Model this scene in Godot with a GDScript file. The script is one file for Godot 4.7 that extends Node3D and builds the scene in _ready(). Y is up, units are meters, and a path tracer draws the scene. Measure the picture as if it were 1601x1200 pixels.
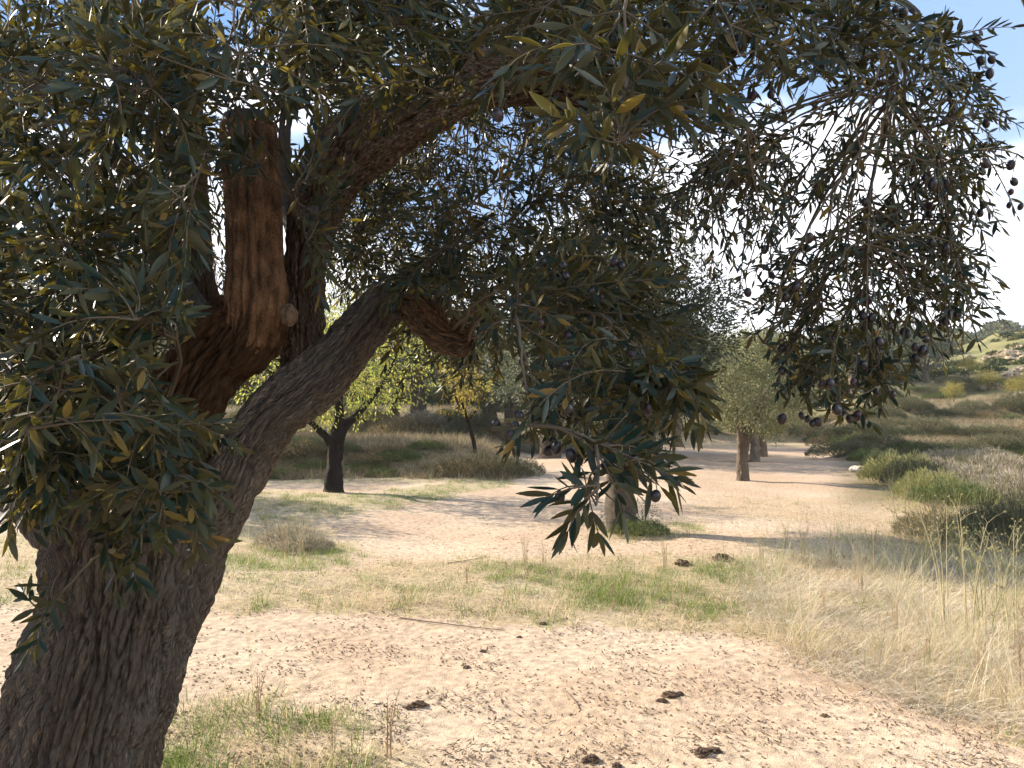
extends Node3D

const F := 1200.0          # focal length in photograph pixels
const EYE := Vector3(0, 1.6, 0)
var tilt := atan(50.0 / 1200.0)
var cam_basis := Basis(Vector3.RIGHT, tilt)
var rng := RandomNumberGenerator.new()
var used := {}
var n_low := FastNoiseLite.new()
var n_mid := FastNoiseLite.new()
var n_fur := FastNoiseLite.new()
var n_fine := FastNoiseLite.new()
var n_lump := FastNoiseLite.new()
var regions := {}

# ------------------------------------------------------------------ helpers
func rr(a: float, b: float) -> float:
	return rng.randf_range(a, b)

func rv() -> Vector3:
	return Vector3(rr(-1, 1), rr(-1, 1), rr(-1, 1))

func numbered(called: String) -> String:
	if not used.has(called):
		used[called] = 0
		return called
	used[called] += 1
	return "%s_%03d" % [called, used[called]]

# a ray of the photograph followed to a forward depth in metres
func P(px: float, py: float, d: float) -> Vector3:
	var r := cam_basis * Vector3((px - 800.5) / F, -(py - 600.0) / F, -1.0)
	return EYE + r * (d / -r.z)

# the ground point under a ray
func G(px: float, py: float) -> Vector3:
	var r := cam_basis * Vector3((px - 800.5) / F, -(py - 600.0) / F, -1.0)
	var p := EYE + r * (EYE.y / maxf(-r.y, 0.01))
	p.y = H(p.x, p.z)
	return p

func to_px(p: Vector3) -> Vector3:
	var q := cam_basis.inverse() * (p - EYE)
	if q.z > -0.1:
		return Vector3(-9999, -9999, 0)
	return Vector3(800.5 + q.x / -q.z * F, 600.0 - q.y / -q.z * F, -q.z)

func thing(called: String, label: String, category: String, at := Vector3.ZERO, turn := 0.0, group := "") -> Node3D:
	var o := Node3D.new()
	o.name = numbered(called)
	add_child(o, true)
	o.position = at
	o.rotation.y = turn
	o.set_meta("label", label)
	o.set_meta("category", category)
	if group:
		o.set_meta("group", group)
	return o

func obj(called: String, m: Mesh, mt: Material, parent: Node3D, kind := "") -> MeshInstance3D:
	var o := MeshInstance3D.new()
	o.name = called
	o.mesh = m
	if mt:
		o.material_override = mt
	parent.add_child(o, true)
	if kind:
		o.set_meta("kind", kind)
	return o

func multi(called: String, m: Mesh, mt: Material, xf: Array, parent: Node3D, label := "", tints := PackedColorArray()) -> MultiMeshInstance3D:
	var mm := MultiMesh.new()
	mm.transform_format = MultiMesh.TRANSFORM_3D
	if tints.size():
		mm.use_colors = true
	mm.mesh = m
	mm.instance_count = xf.size()
	for i in xf.size():
		mm.set_instance_transform(i, xf[i])
	for i in tints.size():
		mm.set_instance_color(i, tints[i])
	var o := MultiMeshInstance3D.new()
	o.name = called
	o.multimesh = mm
	if mt:
		o.material_override = mt
	parent.add_child(o, true)
	o.set_meta("kind", "stuff")
	if label:
		o.set_meta("label", label)
	return o

func copy(o: Node3D, at: Vector3, turn: float, s: Vector3, label: String, group := "") -> Node3D:
	var c: Node3D = o.duplicate()
	var nm: String = o.get_meta("kindname")
	c.name = numbered(nm)
	add_child(c, true)
	c.position = at
	c.rotation.y = turn
	c.scale = s
	c.set_meta("label", label)
	if group:
		c.set_meta("group", group)
	return c

func lin(r: float, g: float, b: float) -> Color:
	return Color(r, g, b).linear_to_srgb()

func mat(c: Color, rough := 0.9, spec := 0.5, back := Color.BLACK) -> StandardMaterial3D:
	var m := StandardMaterial3D.new()
	m.albedo_color = Color(c.r, c.g, c.b).linear_to_srgb()
	m.roughness = rough
	m.metallic_specular = spec
	if back != Color.BLACK:
		m.backlight_enabled = true
		m.backlight = Color(back.r, back.g, back.b).linear_to_srgb()
	return m

func vmat(rough := 0.9, spec := 0.4, back := 0.0) -> StandardMaterial3D:
	var m := mat(Color(1, 1, 1), rough, spec, Color(back, back, back) if back > 0 else Color.BLACK)
	m.vertex_color_use_as_albedo = true
	return m

func noise(kind: int, freq: float, sd: int, octaves := 3, fractal := FastNoiseLite.FRACTAL_FBM) -> FastNoiseLite:
	var n := FastNoiseLite.new()
	n.noise_type = kind
	n.frequency = freq
	n.seed = sd
	n.fractal_type = fractal
	n.fractal_octaves = octaves
	return n

func arrays_mesh(v: PackedVector3Array, idx: PackedInt32Array, col := PackedColorArray(), nor := PackedVector3Array(), uv := PackedVector2Array()) -> ArrayMesh:
	var a := []
	a.resize(Mesh.ARRAY_MAX)
	a[Mesh.ARRAY_VERTEX] = v
	a[Mesh.ARRAY_INDEX] = idx
	if col.size():
		a[Mesh.ARRAY_COLOR] = col
	if nor.size():
		a[Mesh.ARRAY_NORMAL] = nor
	if uv.size():
		a[Mesh.ARRAY_TEX_UV] = uv
	var m := ArrayMesh.new()
	m.add_surface_from_arrays(Mesh.PRIMITIVE_TRIANGLES, a)
	return m

func smooth_path(pts: Array, rads: Array, rows: int) -> Array:
	# Catmull-Rom through the given joints, evenly over arc length
	var fine := PackedVector3Array()
	var fr := PackedFloat32Array()
	for i in pts.size() - 1:
		var p0: Vector3 = pts[maxi(i - 1, 0)]
		var p1: Vector3 = pts[i]
		var p2: Vector3 = pts[i + 1]
		var p3: Vector3 = pts[mini(i + 2, pts.size() - 1)]
		var r0: float = rads[i]
		var r1: float = rads[i + 1]
		for k in 12:
			var t := k / 12.0
			fine.append(0.5 * (2.0 * p1 + (p2 - p0) * t + (2.0 * p0 - 5.0 * p1 + 4.0 * p2 - p3) * t * t + (3.0 * p1 - p0 - 3.0 * p2 + p3) * t * t * t))
			fr.append(lerpf(r0, r1, t * t * (3 - 2 * t)))
	fine.append(pts[-1])
	fr.append(rads[-1])
	var total := 0.0
	var acc := PackedFloat32Array([0.0])
	for i in range(1, fine.size()):
		total += fine[i].distance_to(fine[i - 1])
		acc.append(total)
	var out_p := PackedVector3Array()
	var out_r := PackedFloat32Array()
	var j := 0
	for k in rows + 1:
		var s := total * k / rows
		while j < fine.size() - 2 and acc[j + 1] < s:
			j += 1
		var t := clampf((s - acc[j]) / maxf(acc[j + 1] - acc[j], 1e-6), 0, 1)
		out_p.append(fine[j].lerp(fine[j + 1], t))
		out_r.append(lerpf(fr[j], fr[j + 1], t))
	return [out_p, out_r, total]

# a bark-covered limb swept along joints; the bark's ridges are real relief
func limb_mesh(pts: Array, rads: Array, segs: int, step: float, furrow: float, lump: float, ca: Color, cb: Color, twist := 0.5, sd := 0.0, squash := 0.0, round_end := 0.0, split := 1.2, tip := Color.BLACK) -> ArrayMesh:
	var est := 0.0
	for i in range(1, pts.size()):
		est += pts[i].distance_to(pts[i - 1])
	var rows := maxi(4, int(est / step))
	var path := smooth_path(pts, rads, rows)
	var c: PackedVector3Array = path[0]
	var r: PackedFloat32Array = path[1]
	var length: float = path[2]
	var side := Vector3.RIGHT
	var v := PackedVector3Array()
	var col := PackedColorArray()
	var uv := PackedVector2Array()
	for k in rows + 1:
		var along := (c[mini(k + 1, rows)] - c[maxi(k - 1, 0)]).normalized()
		side = (side - along * side.dot(along)).normalized()
		var up := along.cross(side)
		var s := length * k / rows
		var rad := r[k]
		if round_end > 0.0:
			var left := (length - s) / maxf(rad * round_end, 0.001)
			if left < 1.0:
				rad *= sqrt(maxf(0.02, 1.0 - (1.0 - left) * (1.0 - left)))
		for i in segs + 1:
			var a := TAU * (i % segs) / segs
			var ta := a + twist * s
			var q := Vector3(cos(ta) * r[k], sin(ta) * r[k], s + sd)
			var f := n_fur.get_noise_3d(q.x, q.y, q.z * 0.12 + n_lump.get_noise_3d(q.x, q.y, q.z) * 0.015)
			var g := n_fine.get_noise_3d(q.x, q.y, q.z * 0.2)
			var l := n_lump.get_noise_3d(q.x * 1.2, q.y * 1.2, q.z * 0.7)
			var flute := n_lump.get_noise_3d(q.x * 1.7 + 40.0, q.y * 1.7, q.z * 0.22)
			var crack := pow(1.0 - absf(n_lump.get_noise_3d(q.x * 5.0 + 9.0, q.y * 5.0, q.z * (0.45 if split < 2.0 else 0.12))), 14.0 if split < 2.0 else 9.0)
			var rr_ := rad * (1.0 + lump * (l + 0.8 * flute) + squash * cos(2.0 * a)) - furrow * 1.1 * pow(maxf(0.0, f + 0.15), 2.0) + furrow * 0.5 * g + furrow * 0.35 * l - furrow * split * crack
			v.append(c[k] + (side * cos(a) + up * sin(a)) * rr_)
			var t := clampf(0.5 + 0.9 * n_mid.get_noise_3d(q.x * 14, q.y * 14, q.z * 3) + 0.5 * n_mid.get_noise_3d(q.x * 4, q.y * 4, q.z * 2) + 0.5 * g, 0, 1)
			var cc := ca.lerp(cb, t)
			if tip != Color.BLACK:
				cc = cc.lerp(tip, smoothstep(0.58, 0.82, s / length + 0.06 * l))
			var tone := 0.85 + 0.35 * g
			col.append(Color(cc.r * tone, cc.g * tone, cc.b * tone))
			uv.append(Vector2(float(i) / segs * maxf(1.0, roundf(TAU * rads[0] / 0.25)), s / 0.8))
	var nor := PackedVector3Array()
	nor.resize(v.size())
	var w := segs + 1
	for k in rows + 1:
		for i in w:
			var i0 := (i - 1) if i > 0 else segs - 1
			var i1 := (i + 1) if i < segs else 1
			var da := v[k * w + i1] - v[k * w + i0]
			var ds := v[mini(k + 1, rows) * w + i] - v[maxi(k - 1, 0) * w + i]
			nor[k * w + i] = da.cross(ds).normalized()
	var idx := PackedInt32Array()
	for k in rows:
		for i in segs:
			var o := k * w + i
			idx.append_array(PackedInt32Array([o, o + w, o + 1, o + 1, o + w, o + w + 1]))
	var top := v.size()
	v.append(c[rows])
	col.append(cb)
	uv.append(Vector2.ZERO)
	nor.append((c[rows] - c[rows - 1]).normalized())
	for i in segs:
		idx.append_array(PackedInt32Array([rows * w + i, top, rows * w + i + 1]))
	return arrays_mesh(v, idx, col, nor, uv)

# thin smooth stems: many of them gathered into plain arrays
class Stems:
	var v := PackedVector3Array()
	var n := PackedVector3Array()
	var idx := PackedInt32Array()
	var col := PackedColorArray()
	func add(pts: PackedVector3Array, r0: float, r1: float, sides: int, c := Color(0.2, 0.17, 0.12)) -> void:
		var side := Vector3(0.37, 0.21, 0.9)
		var base := v.size()
		var m := pts.size()
		for k in m:
			var along := (pts[mini(k + 1, m - 1)] - pts[maxi(k - 1, 0)]).normalized()
			side = (side - along * side.dot(along)).normalized()
			var up := along.cross(side)
			var r := lerpf(r0, r1, float(k) / (m - 1))
			for i in sides:
				var a := TAU * i / sides
				var d := side * cos(a) + up * sin(a)
				v.append(pts[k] + d * r)
				n.append(d)
				col.append(c)
		for k in m - 1:
			for i in sides:
				var a := base + k * sides + i
				var b := base + k * sides + (i + 1) % sides
				idx.append(a); idx.append(a + sides); idx.append(b)
				idx.append(b); idx.append(a + sides); idx.append(b + sides)
	func mesh() -> ArrayMesh:
		var a := []
		a.resize(Mesh.ARRAY_MAX)
		a[Mesh.ARRAY_VERTEX] = v
		a[Mesh.ARRAY_INDEX] = idx
		a[Mesh.ARRAY_NORMAL] = n
		a[Mesh.ARRAY_COLOR] = col
		var m := ArrayMesh.new()
		m.add_surface_from_arrays(Mesh.PRIMITIVE_TRIANGLES, a)
		return m

# loose leaves and blades: flat-shaded faces gathered into plain arrays
class Blades:
	var v := PackedVector3Array()
	var idx := PackedInt32Array()
	var col := PackedColorArray()
	func leaf(at: Vector3, along: Vector3, across: Vector3, length: float, width: float, c: Color) -> void:
		var o := v.size()
		var nrm := along.cross(across)
		v.append(at)
		v.append(at + along * length * 0.45 + across * width * 0.5 + nrm * width * 0.12)
		v.append(at + along * length - nrm * length * 0.06)
		v.append(at + along * length * 0.45 - across * width * 0.5 + nrm * width * 0.12)
		for i in 4:
			col.append(c)
		idx.append(o); idx.append(o + 1); idx.append(o + 2)
		idx.append(o); idx.append(o + 2); idx.append(o + 3)
	func blade(at: Vector3, dir: Vector3, bend: Vector3, length: float, width: float, c: Color, parts := 3) -> void:
		var o := v.size()
		var p := at
		var d := dir.normalized()
		var w := d.cross(bend)
		w = (w if w.length() > 0.01 else d.cross(Vector3(0.3, 0.1, 0.9))).normalized()
		for k in parts + 1:
			var t := float(k) / parts
			var half := width * 0.5 * (1.0 - t * 0.85)
			v.append(p - w * half)
			v.append(p + w * half)
			col.append(c)
			col.append(c)
			d = (d + bend / parts).normalized()
			p += d * length / parts
		for k in parts:
			var a := o + k * 2
			idx.append(a); idx.append(a + 2); idx.append(a + 1)
			idx.append(a + 1); idx.append(a + 2); idx.append(a + 3)
	func mesh() -> ArrayMesh:
		var a := []
		a.resize(Mesh.ARRAY_MAX)
		a[Mesh.ARRAY_VERTEX] = v
		a[Mesh.ARRAY_INDEX] = idx
		a[Mesh.ARRAY_COLOR] = col
		var m := ArrayMesh.new()
		m.add_surface_from_arrays(Mesh.PRIMITIVE_TRIANGLES, a)
		return m

# ------------------------------------------------------------------ the land
func step(at: float, wide: float, d: float) -> float:
	return smoothstep(at, at + wide, d)

func H(x: float, z: float) -> float:
	var d := -z
	var r := sqrt(x * x + z * z)
	var h := n_low.get_noise_2d(x * 0.22, z * 0.22) * 0.10 * smoothstep(2.0, 9.0, r) + n_mid.get_noise_2d(x * 2.0, z * 2.0) * 0.022
	if d > 6.0:
		var q := x / d
		var wob := n_low.get_noise_2d(x * 0.12 + 90, z * 0.12) * 1.6
		var mr := smoothstep(0.40, 0.47, q)
		var ml := 1.0 - smoothstep(-0.06, 0.05, q + n_low.get_noise_2d(x * 0.1, 40.0) * 0.05)
		h += mr * (0.55 * step(28.0 + wob, 1.3, d) + 0.65 * step(34.5 + wob, 1.3, d) + 0.75 * step(43.0 + wob, 1.6, d) + 0.9 * step(54.0 + wob, 2.0, d))
		h += ml * (0.7 * step(20.8 + wob * 0.5, 1.2, d) + 0.7 * step(33.0 + wob, 1.4, d) + 0.7 * step(46.0 + wob, 1.6, d))
		h += (1.0 - mr) * (1.0 - ml) * (0.6 * step(44.0 + wob, 1.6, d) + 0.8 * step(56.0 + wob, 1.8, d))
		# the rocky slope that comes in from the right
		var sx := (x - 95.0) / 33.0
		var sz := (z + 90.0) / 42.0
		h += 11.0 * exp(-0.5 * (sx * sx + sz * sz)) * (1.0 + 0.10 * n_low.get_noise_2d(x * 0.5, z * 0.5)) * smoothstep(40.0, 70.0, r)
	if r > 60.0:
		var az := atan2(x, -z)
		var ridge := 33.0 + 9.0 * n_low.get_noise_2d(az * 40.0 + 300.0, 7.0) + 6.0 * exp(-pow((az + 0.28) / 0.22, 2.0))
		h += ridge * smoothstep(75.0, 400.0, r) + 2.2 * n_low.get_noise_2d(x * 0.2, z * 0.2) * smoothstep(70.0, 200.0, r)
	return h

func poly(called: String, pts: Array) -> void:
	var a := PackedVector2Array()
	for i in range(0, pts.size(), 2):
		var g := G(pts[i], pts[i + 1])
		a.append(Vector2(g.x, g.z))
	regions[called] = a

func inside(called: String, x: float, z: float) -> bool:
	return Geometry2D.is_point_in_polygon(Vector2(x, z), regions[called])

# how much green grass and dry grass grow at a place (0..1 each)
func cover(x: float, z: float) -> Vector2:
	var jx := x + n_mid.get_noise_2d(x * 5, z * 5) * 0.35
	var jz := z + n_mid.get_noise_2d(x * 5 + 50, z * 5) * 0.45
	var d := -z
	var green := 0.0
	var dry := 0.0
	if d > 3.0 and d < 30.0:
		if inside("strip", jx, jz): dry = 0.75; green = 0.25
		if inside("strip_green", jx, jz): green = 0.85; dry = 0.5
		if inside("left_lawn", jx, jz): green = 0.9; dry = 0.35
		if inside("left_patch", jx, jz): green = 0.9; dry = 0.4
		if inside("left_dry", jx, jz): dry = 0.9; green = 0.2
		if inside("right_straw", jx, jz): dry = 1.0; green = maxf(green, 0.14)
		if inside("middle_straw", jx, jz): dry = 0.35; green = 0.05
		if inside("right_scrub", jx, jz): dry = 0.9; green = 0.15
		if inside("near_left", jx, jz): dry = 0.25; green = 0.32
		if inside("far_left", jx, jz): dry = 0.6; green = 0.3
		if inside("tree_foot", jx, jz): green = 0.5; dry = 0.4
	if d >= 18.5 and (x / d < 0.0 or x / d > 0.45):
		dry = maxf(dry, 0.7)
		green = maxf(green, 0.45 if d < 23.0 else 0.25)
	elif d >= 40.0:
		dry = maxf(dry, 0.6); green = maxf(green, 0.3)
	elif d < 0.0:
		dry = 0.4; green = 0.1
	return Vector2(green, dry)

func speckle_texture(size: int, lo: float, hi: float, sd: int) -> ImageTexture:
	var a := noise(FastNoiseLite.TYPE_SIMPLEX_SMOOTH, 0.02, sd, 5).get_seamless_image(size, size)
	var b := noise(FastNoiseLite.TYPE_CELLULAR, 0.09, sd + 1, 2).get_seamless_image(size, size)
	var c := noise(FastNoiseLite.TYPE_SIMPLEX, 0.2, sd + 2, 3).get_seamless_image(size, size)
	var im := Image.create(size, size, false, Image.FORMAT_RGB8)
	for y in size:
		for x in size:
			var t := 0.55 * a.get_pixel(x, y).r + 0.12 * b.get_pixel(x, y).r + 0.33 * c.get_pixel(x, y).r
			var g := clampf(lo + (hi - lo) * smoothstep(0.2, 0.75, t), 0, 1)
			im.set_pixel(x, y, Color(g, g * 0.995, g * 0.985))
	return ImageTexture.create_from_image(im)

func streak_texture(size: int, lo: float, hi: float, sd: int) -> ImageTexture:
	var a := noise(FastNoiseLite.TYPE_SIMPLEX, 0.035, sd, 5, FastNoiseLite.FRACTAL_RIDGED).get_seamless_image(size, size)
	var im := Image.create(size, size, false, Image.FORMAT_RGB8)
	for y in size:
		for x in size:
			var g := clampf(lo + (hi - lo) * a.get_pixel(x, y).r, 0, 1)
			im.set_pixel(x, y, Color(g, g, g))
	return ImageTexture.create_from_image(im)

func make_ground() -> void:
	var n := 460
	var k := 7.0
	var reach := 640.0 / sinh(k)
	var v := PackedVector3Array()
	var col := PackedColorArray()
	var idx := PackedInt32Array()
	var sand_a := Color(0.445, 0.36, 0.275)
	var sand_b := Color(0.385, 0.288, 0.208)
	var strawc := Color(0.33, 0.27, 0.16)
	var greenc := Color(0.17, 0.18, 0.07)
	var scrub := Color(0.10, 0.115, 0.045)
	var slope := Color(0.235, 0.215, 0.095)
	var xs := PackedFloat32Array()
	for i in n + 1:
		xs.append(reach * sinh(k * (2.0 * i / n - 1.0)))
	for j in n + 1:
		for i in n + 1:
			var x := xs[i] + 0.5
			var z := xs[j] - 4.5
			v.append(Vector3(x, H(x, z), z))
			var t := clampf(0.5 + 1.1 * n_mid.get_noise_2d(x * 1.1, z * 1.1) + x * 0.05, 0, 1)
			var c := sand_a.lerp(sand_b, t)
			var cv := cover(x, z)
			c = c.lerp(strawc, cv.y * 0.6)
			c = c.lerp(greenc, cv.x * 0.38)
			var r := sqrt(x * x + z * z)
			var q := x / maxf(-z, 1.0)
			if z < -8.0:
				var off_track := maxf(smoothstep(0.40, 0.46, q) * smoothstep(12.0, 16.0, -z), (1.0 - smoothstep(-0.05, 0.04, q)) * smoothstep(19.5, 21.5, -z))
				off_track = maxf(off_track, smoothstep(43.0, 46.0, -z))
				var patchy := clampf(0.5 + 1.2 * n_mid.get_noise_2d(x * 1.7 + 9, z * 1.7), 0, 1)
				c = c.lerp(Color(0.20, 0.155, 0.095).lerp(Color(0.12, 0.115, 0.055), patchy), off_track * 0.9)
			if r > 55.0:
				var s := clampf(0.5 + 1.4 * n_mid.get_noise_2d(x * 0.5, z * 0.5), 0, 1)
				c = c.lerp(slope.lerp(scrub, s), smoothstep(55, 75, r) * 0.9)
				c = c.lerp(scrub, smoothstep(140, 220, r) * 0.85)
			col.append(c)
	var w := n + 1
	var nor := PackedVector3Array()
	nor.resize(v.size())
	for j in w:
		for i in w:
			var a := v[j * w + mini(i + 1, n)] - v[j * w + maxi(i - 1, 0)]
			var b := v[mini(j + 1, n) * w + i] - v[maxi(j - 1, 0) * w + i]
			nor[j * w + i] = b.cross(a).normalized()
	for j in n:
		for i in n:
			var o := j * w + i
			idx.append_array(PackedInt32Array([o, o + 1, o + w, o + 1, o + w + 1, o + w]))
	var m := vmat(0.95, 0.25)
	m.albedo_texture = speckle_texture(512, 0.78, 1.0, 11)
	m.heightmap_enabled = true
	m.heightmap_texture = speckle_texture(512, 0.0, 1.0, 31)
	m.heightmap_scale = 0.6
	m.uv1_triplanar = true
	m.uv1_world_triplanar = true
	m.uv1_scale = Vector3(0.9, 0.9, 0.9)
	var o := obj("ground", arrays_mesh(v, idx, col, nor), m, self, "structure")
	o.set_meta("label", "pale sandy orchard floor rising into terraces and hills")

# ------------------------------------------------------------------ the sky
func make_sky() -> Sky:
	var w := 1024
	var h := 512
	var im := Image.create(w, h, false, Image.FORMAT_RGBF)
	var big := noise(FastNoiseLite.TYPE_SIMPLEX_SMOOTH, 1.5, 5, 6)
	var wisp := noise(FastNoiseLite.TYPE_SIMPLEX_SMOOTH, 3.0, 9, 5)
	var sun := sun_towards()
	for y in h:
		var el := PI * (0.5 - (y + 0.5) / h)
		for x in w:
			var az := TAU * ((x + 0.5) / w - 0.5)
			var dir := Vector3(sin(az) * cos(el), sin(el), -cos(az) * cos(el))
			var up := maxf(dir.y, 0.0)
			var pale := pow(clampf(0.5 + 0.5 * dir.dot(sun), 0, 1), 2.0)
			var c := Color(0.045, 0.115, 0.27).lerp(Color(0.20, 0.25, 0.33), pale).lerp(Color(0.30, 0.36, 0.43), pow(1.0 - up, 4.0))
			var s := big.get_noise_3d(dir.x, dir.y * 2.6, dir.z) + 0.35 * wisp.get_noise_3d(dir.x, dir.y * 4.0, dir.z)
			var cl := smoothstep(-0.12, 0.28, s + 0.62 - 1.9 * up)
			c = c.lerp(Color(0.52, 0.53, 0.56), cl * 0.95)
			var near := maxf(dir.dot(sun), 0.0)
			var glow := 0.28 * pow(near, 5.0) + 0.55 * pow(near, 14.0) + 1.6 * pow(near, 90.0)
			c = Color(c.r + glow, c.g + glow * 0.97, c.b + glow * 0.9)
			if el < 0.0:
				c = Color(0.2, 0.17, 0.12)
			im.set_pixel(x, y, c)
	var sm := PanoramaSkyMaterial.new()
	sm.panorama = ImageTexture.create_from_image(im)
	var sky := Sky.new()
	sky.sky_material = sm
	return sky

func sun_towards() -> Vector3:
	var az := deg_to_rad(58.0)
	var el := deg_to_rad(28.0)
	return Vector3(-sin(az) * cos(el), sin(el), -cos(az) * cos(el))

# ------------------------------------------------------------------ the old tree in front
var bark_mat: StandardMaterial3D
var smooth_bark: StandardMaterial3D
var limb_nodes := PackedVector3Array()
var leaf_xf := []            # [Transform3D, tint]
var twigs := Stems.new()
var leaf_scale := 1.0
var branch_nodes := PackedVector3Array()
var hang_nodes := PackedVector3Array()
var leaf_meshes := []

func leaf_mesh(curl: float, upper: Material, under: Material) -> ArrayMesh:
	# a lanceolate blade one unit long, folded along its midrib, pale below
	var rows := [[0.0, 0.010], [0.07, 0.013], [0.2, 0.068], [0.42, 0.108], [0.65, 0.099], [0.86, 0.052], [1.0, 0.003]]
	var m := ArrayMesh.new()
	for side in 2:
		var st := SurfaceTool.new()
		st.begin(Mesh.PRIMITIVE_TRIANGLES)
		st.set_smooth_group(0)
		for rw in rows:
			var t: float = rw[0]
			var w: float = rw[1]
			var z := curl * (t * t - t * 0.3) - side * 0.006
			st.add_vertex(Vector3(-w, t, z + w * 0.28))
			st.add_vertex(Vector3(0, t, z))
			st.add_vertex(Vector3(w, t, z + w * 0.28))
		for k in rows.size() - 1:
			var a := k * 3
			for q in 2:
				var o := a + q
				for i in [o, o + 3, o + 1, o + 1, o + 3, o + 4]:
					st.add_index(i)
		st.generate_normals()
		st.commit(m)
		m.surface_set_material(side, upper if side == 0 else under)
	return m

func leaf_pair_run(path: PackedVector3Array, bare: float) -> void:
	# leaves in opposite pairs along a twig, each pair turned against the last
	var total := 0.0
	for i in range(1, path.size()):
		total += path[i].distance_to(path[i - 1])
	var s := bare
	var seg := 1
	var acc := 0.0
	var turn := rr(0, TAU)
	while s < total:
		while seg < path.size() - 1 and acc + path[seg].distance_to(path[seg - 1]) < s:
			acc += path[seg].distance_to(path[seg - 1])
			seg += 1
		var a := path[seg - 1]
		var b := path[seg]
		var at := a.lerp(b, clampf((s - acc) / maxf(a.distance_to(b), 1e-4), 0, 1))
		var dir := (b - a).normalized()
		var e := dir.cross(Vector3(0.31, 0.2, 0.93)).normalized()
		var f := dir.cross(e)
		turn += PI * 0.5 + rr(-0.4, 0.4)
		var near_tip := s / total
		for q in 2:
			if rng.randf() < 0.12:
				continue
			var sd := e * cos(turn + q * PI) + f * sin(turn + q * PI)
			var ang := lerpf(1.0, 0.55, near_tip) + rr(-0.25, 0.25)
			var along := (dir * cos(ang) + sd * sin(ang) + Vector3(0, -0.04, 0) + rv() * 0.18).normalized()
			put_leaf(at, along, leaf_scale * rr(0.040, 0.064) * (1.0 - 0.3 * maxf(0, near_tip - 0.7)))
		s += rr(0.018, 0.030) * (1.0 if leaf_scale >= 0.85 else 1.25)
	put_leaf(path[-1], (path[-1] - path[-2]).normalized(), rr(0.035, 0.05) * leaf_scale)

func put_leaf(at: Vector3, along: Vector3, length: float) -> void:
	var nrm := Vector3.UP * 0.45 + Vector3(0.1, 0, 0.25) + rv() * 0.9
	nrm = nrm - along * nrm.dot(along)
	if nrm.length() < 0.05:
		nrm = along.cross(Vector3.RIGHT)
	nrm = nrm.normalized()
	var across := along.cross(nrm)
	var b := Basis(across * length * rr(0.85, 1.2), along * length, nrm * length)
	var u := rng.randf()
	leaf_xf.append([Transform3D(b, at), 0 if u < 0.62 else (1 if u < 0.965 else 2)])

func bez(a: Vector3, b: Vector3, c: Vector3, n: int) -> PackedVector3Array:
	var out := PackedVector3Array()
	for i in n + 1:
		var t := float(i) / n
		out.append(a.lerp(b, t).lerp(b.lerp(c, t), t))
	return out

func clump(tree: Node3D, cx: float, cy: float, rx: float, ry: float, d0: float, d1: float, count: int, hang := 0.0, size := 1.0, from := Vector3.ZERO) -> void:
	leaf_scale = size
	# a leafy part of the crown: a few branches from the nearest limb, then twigs that fill the volume
	var nodes := PackedVector3Array()
	var nb := maxi(1, int(count / 16.0))
	for i in nb:
		var a := rr(0, TAU)
		var q := sqrt(rng.randf()) * 0.75
		var goal := P(cx + rx * q * cos(a), cy + ry * q * sin(a), rr(d0, d1))
		var best := from
		var found := false
		if hang >= 0.45:
			var bd := 1e9
			for p in branch_nodes:
				var dd := p.distance_to(goal) + rng.randf() * 0.2 + 1.5 * Vector2(p.x - goal.x, p.z - goal.z).length()
				if p.y > goal.y + 0.08 and p.y < goal.y + 0.34 and dd < bd and dd > 0.2:
					bd = dd
					best = p
					found = true
		if not found:
			var bd := 1e9
			for p in limb_nodes:
				var dd := p.distance_to(goal) + (0.7 if cx < 350.0 and p.x > -0.98 else 0.0) + (0.5 if p.y < goal.y - 0.6 else 0.0) + rng.randf() * 0.35
				if dd < bd:
					bd = dd
					best = p
		var span := best.distance_to(goal)
		var mid := best.lerp(goal, 0.5) + Vector3.UP * span * rr(0.1, 0.3) + rv() * span * 0.12
		var path := bez(best, mid, goal, 12)
		for k in range(1, 12):
			path[k] += rv() * span * 0.012
		var st := Stems.new()
		var r0 := clampf(0.003 + 0.0045 * span, 0.003, 0.010)
		st.add(path, r0, 0.0018, 6)
		var bo := obj("branch", st.mesh(), twig_mat, tree)
		for k in range(3, 13):
			nodes.append(path[k])
			branch_nodes.append(path[k])
	for i in count:
		var a := rr(0, TAU)
		var q := sqrt(rng.randf())
		var goal := P(cx + rx * q * cos(a), cy + ry * q * sin(a), rr(d0, d1))
		var best := nodes[0]
		var bd := 1e9
		for p in nodes:
			var dd := p.distance_squared_to(goal)
			dd = sqrt(dd) + rng.randf() * 0.22
			if dd < bd and dd > 0.14:
				bd = dd
				best = p
		var span := best.distance_to(goal)
		var mid := best.lerp(goal, 0.55) + Vector3.UP * span * (0.10 + 0.15 * hang) + rv() * span * 0.2
		var tip := goal + Vector3.DOWN * span * (0.02 + hang * 0.12)
		var path := bez(best, mid, tip, 7)
		twigs.add(path, (0.0022 + 0.001 * span) * (1.0 if size >= 0.85 else 1.35), 0.0009 if size >= 0.85 else 0.0013, 4)
		for k in range(2, 8):
			hang_nodes.append(path[k])
		var leafy := rr(0.26, 0.5) if size >= 0.85 else rr(0.12, 0.3)
		leaf_pair_run(path, maxf(0.03, span - leafy))

var twig_mat: StandardMaterial3D

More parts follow.
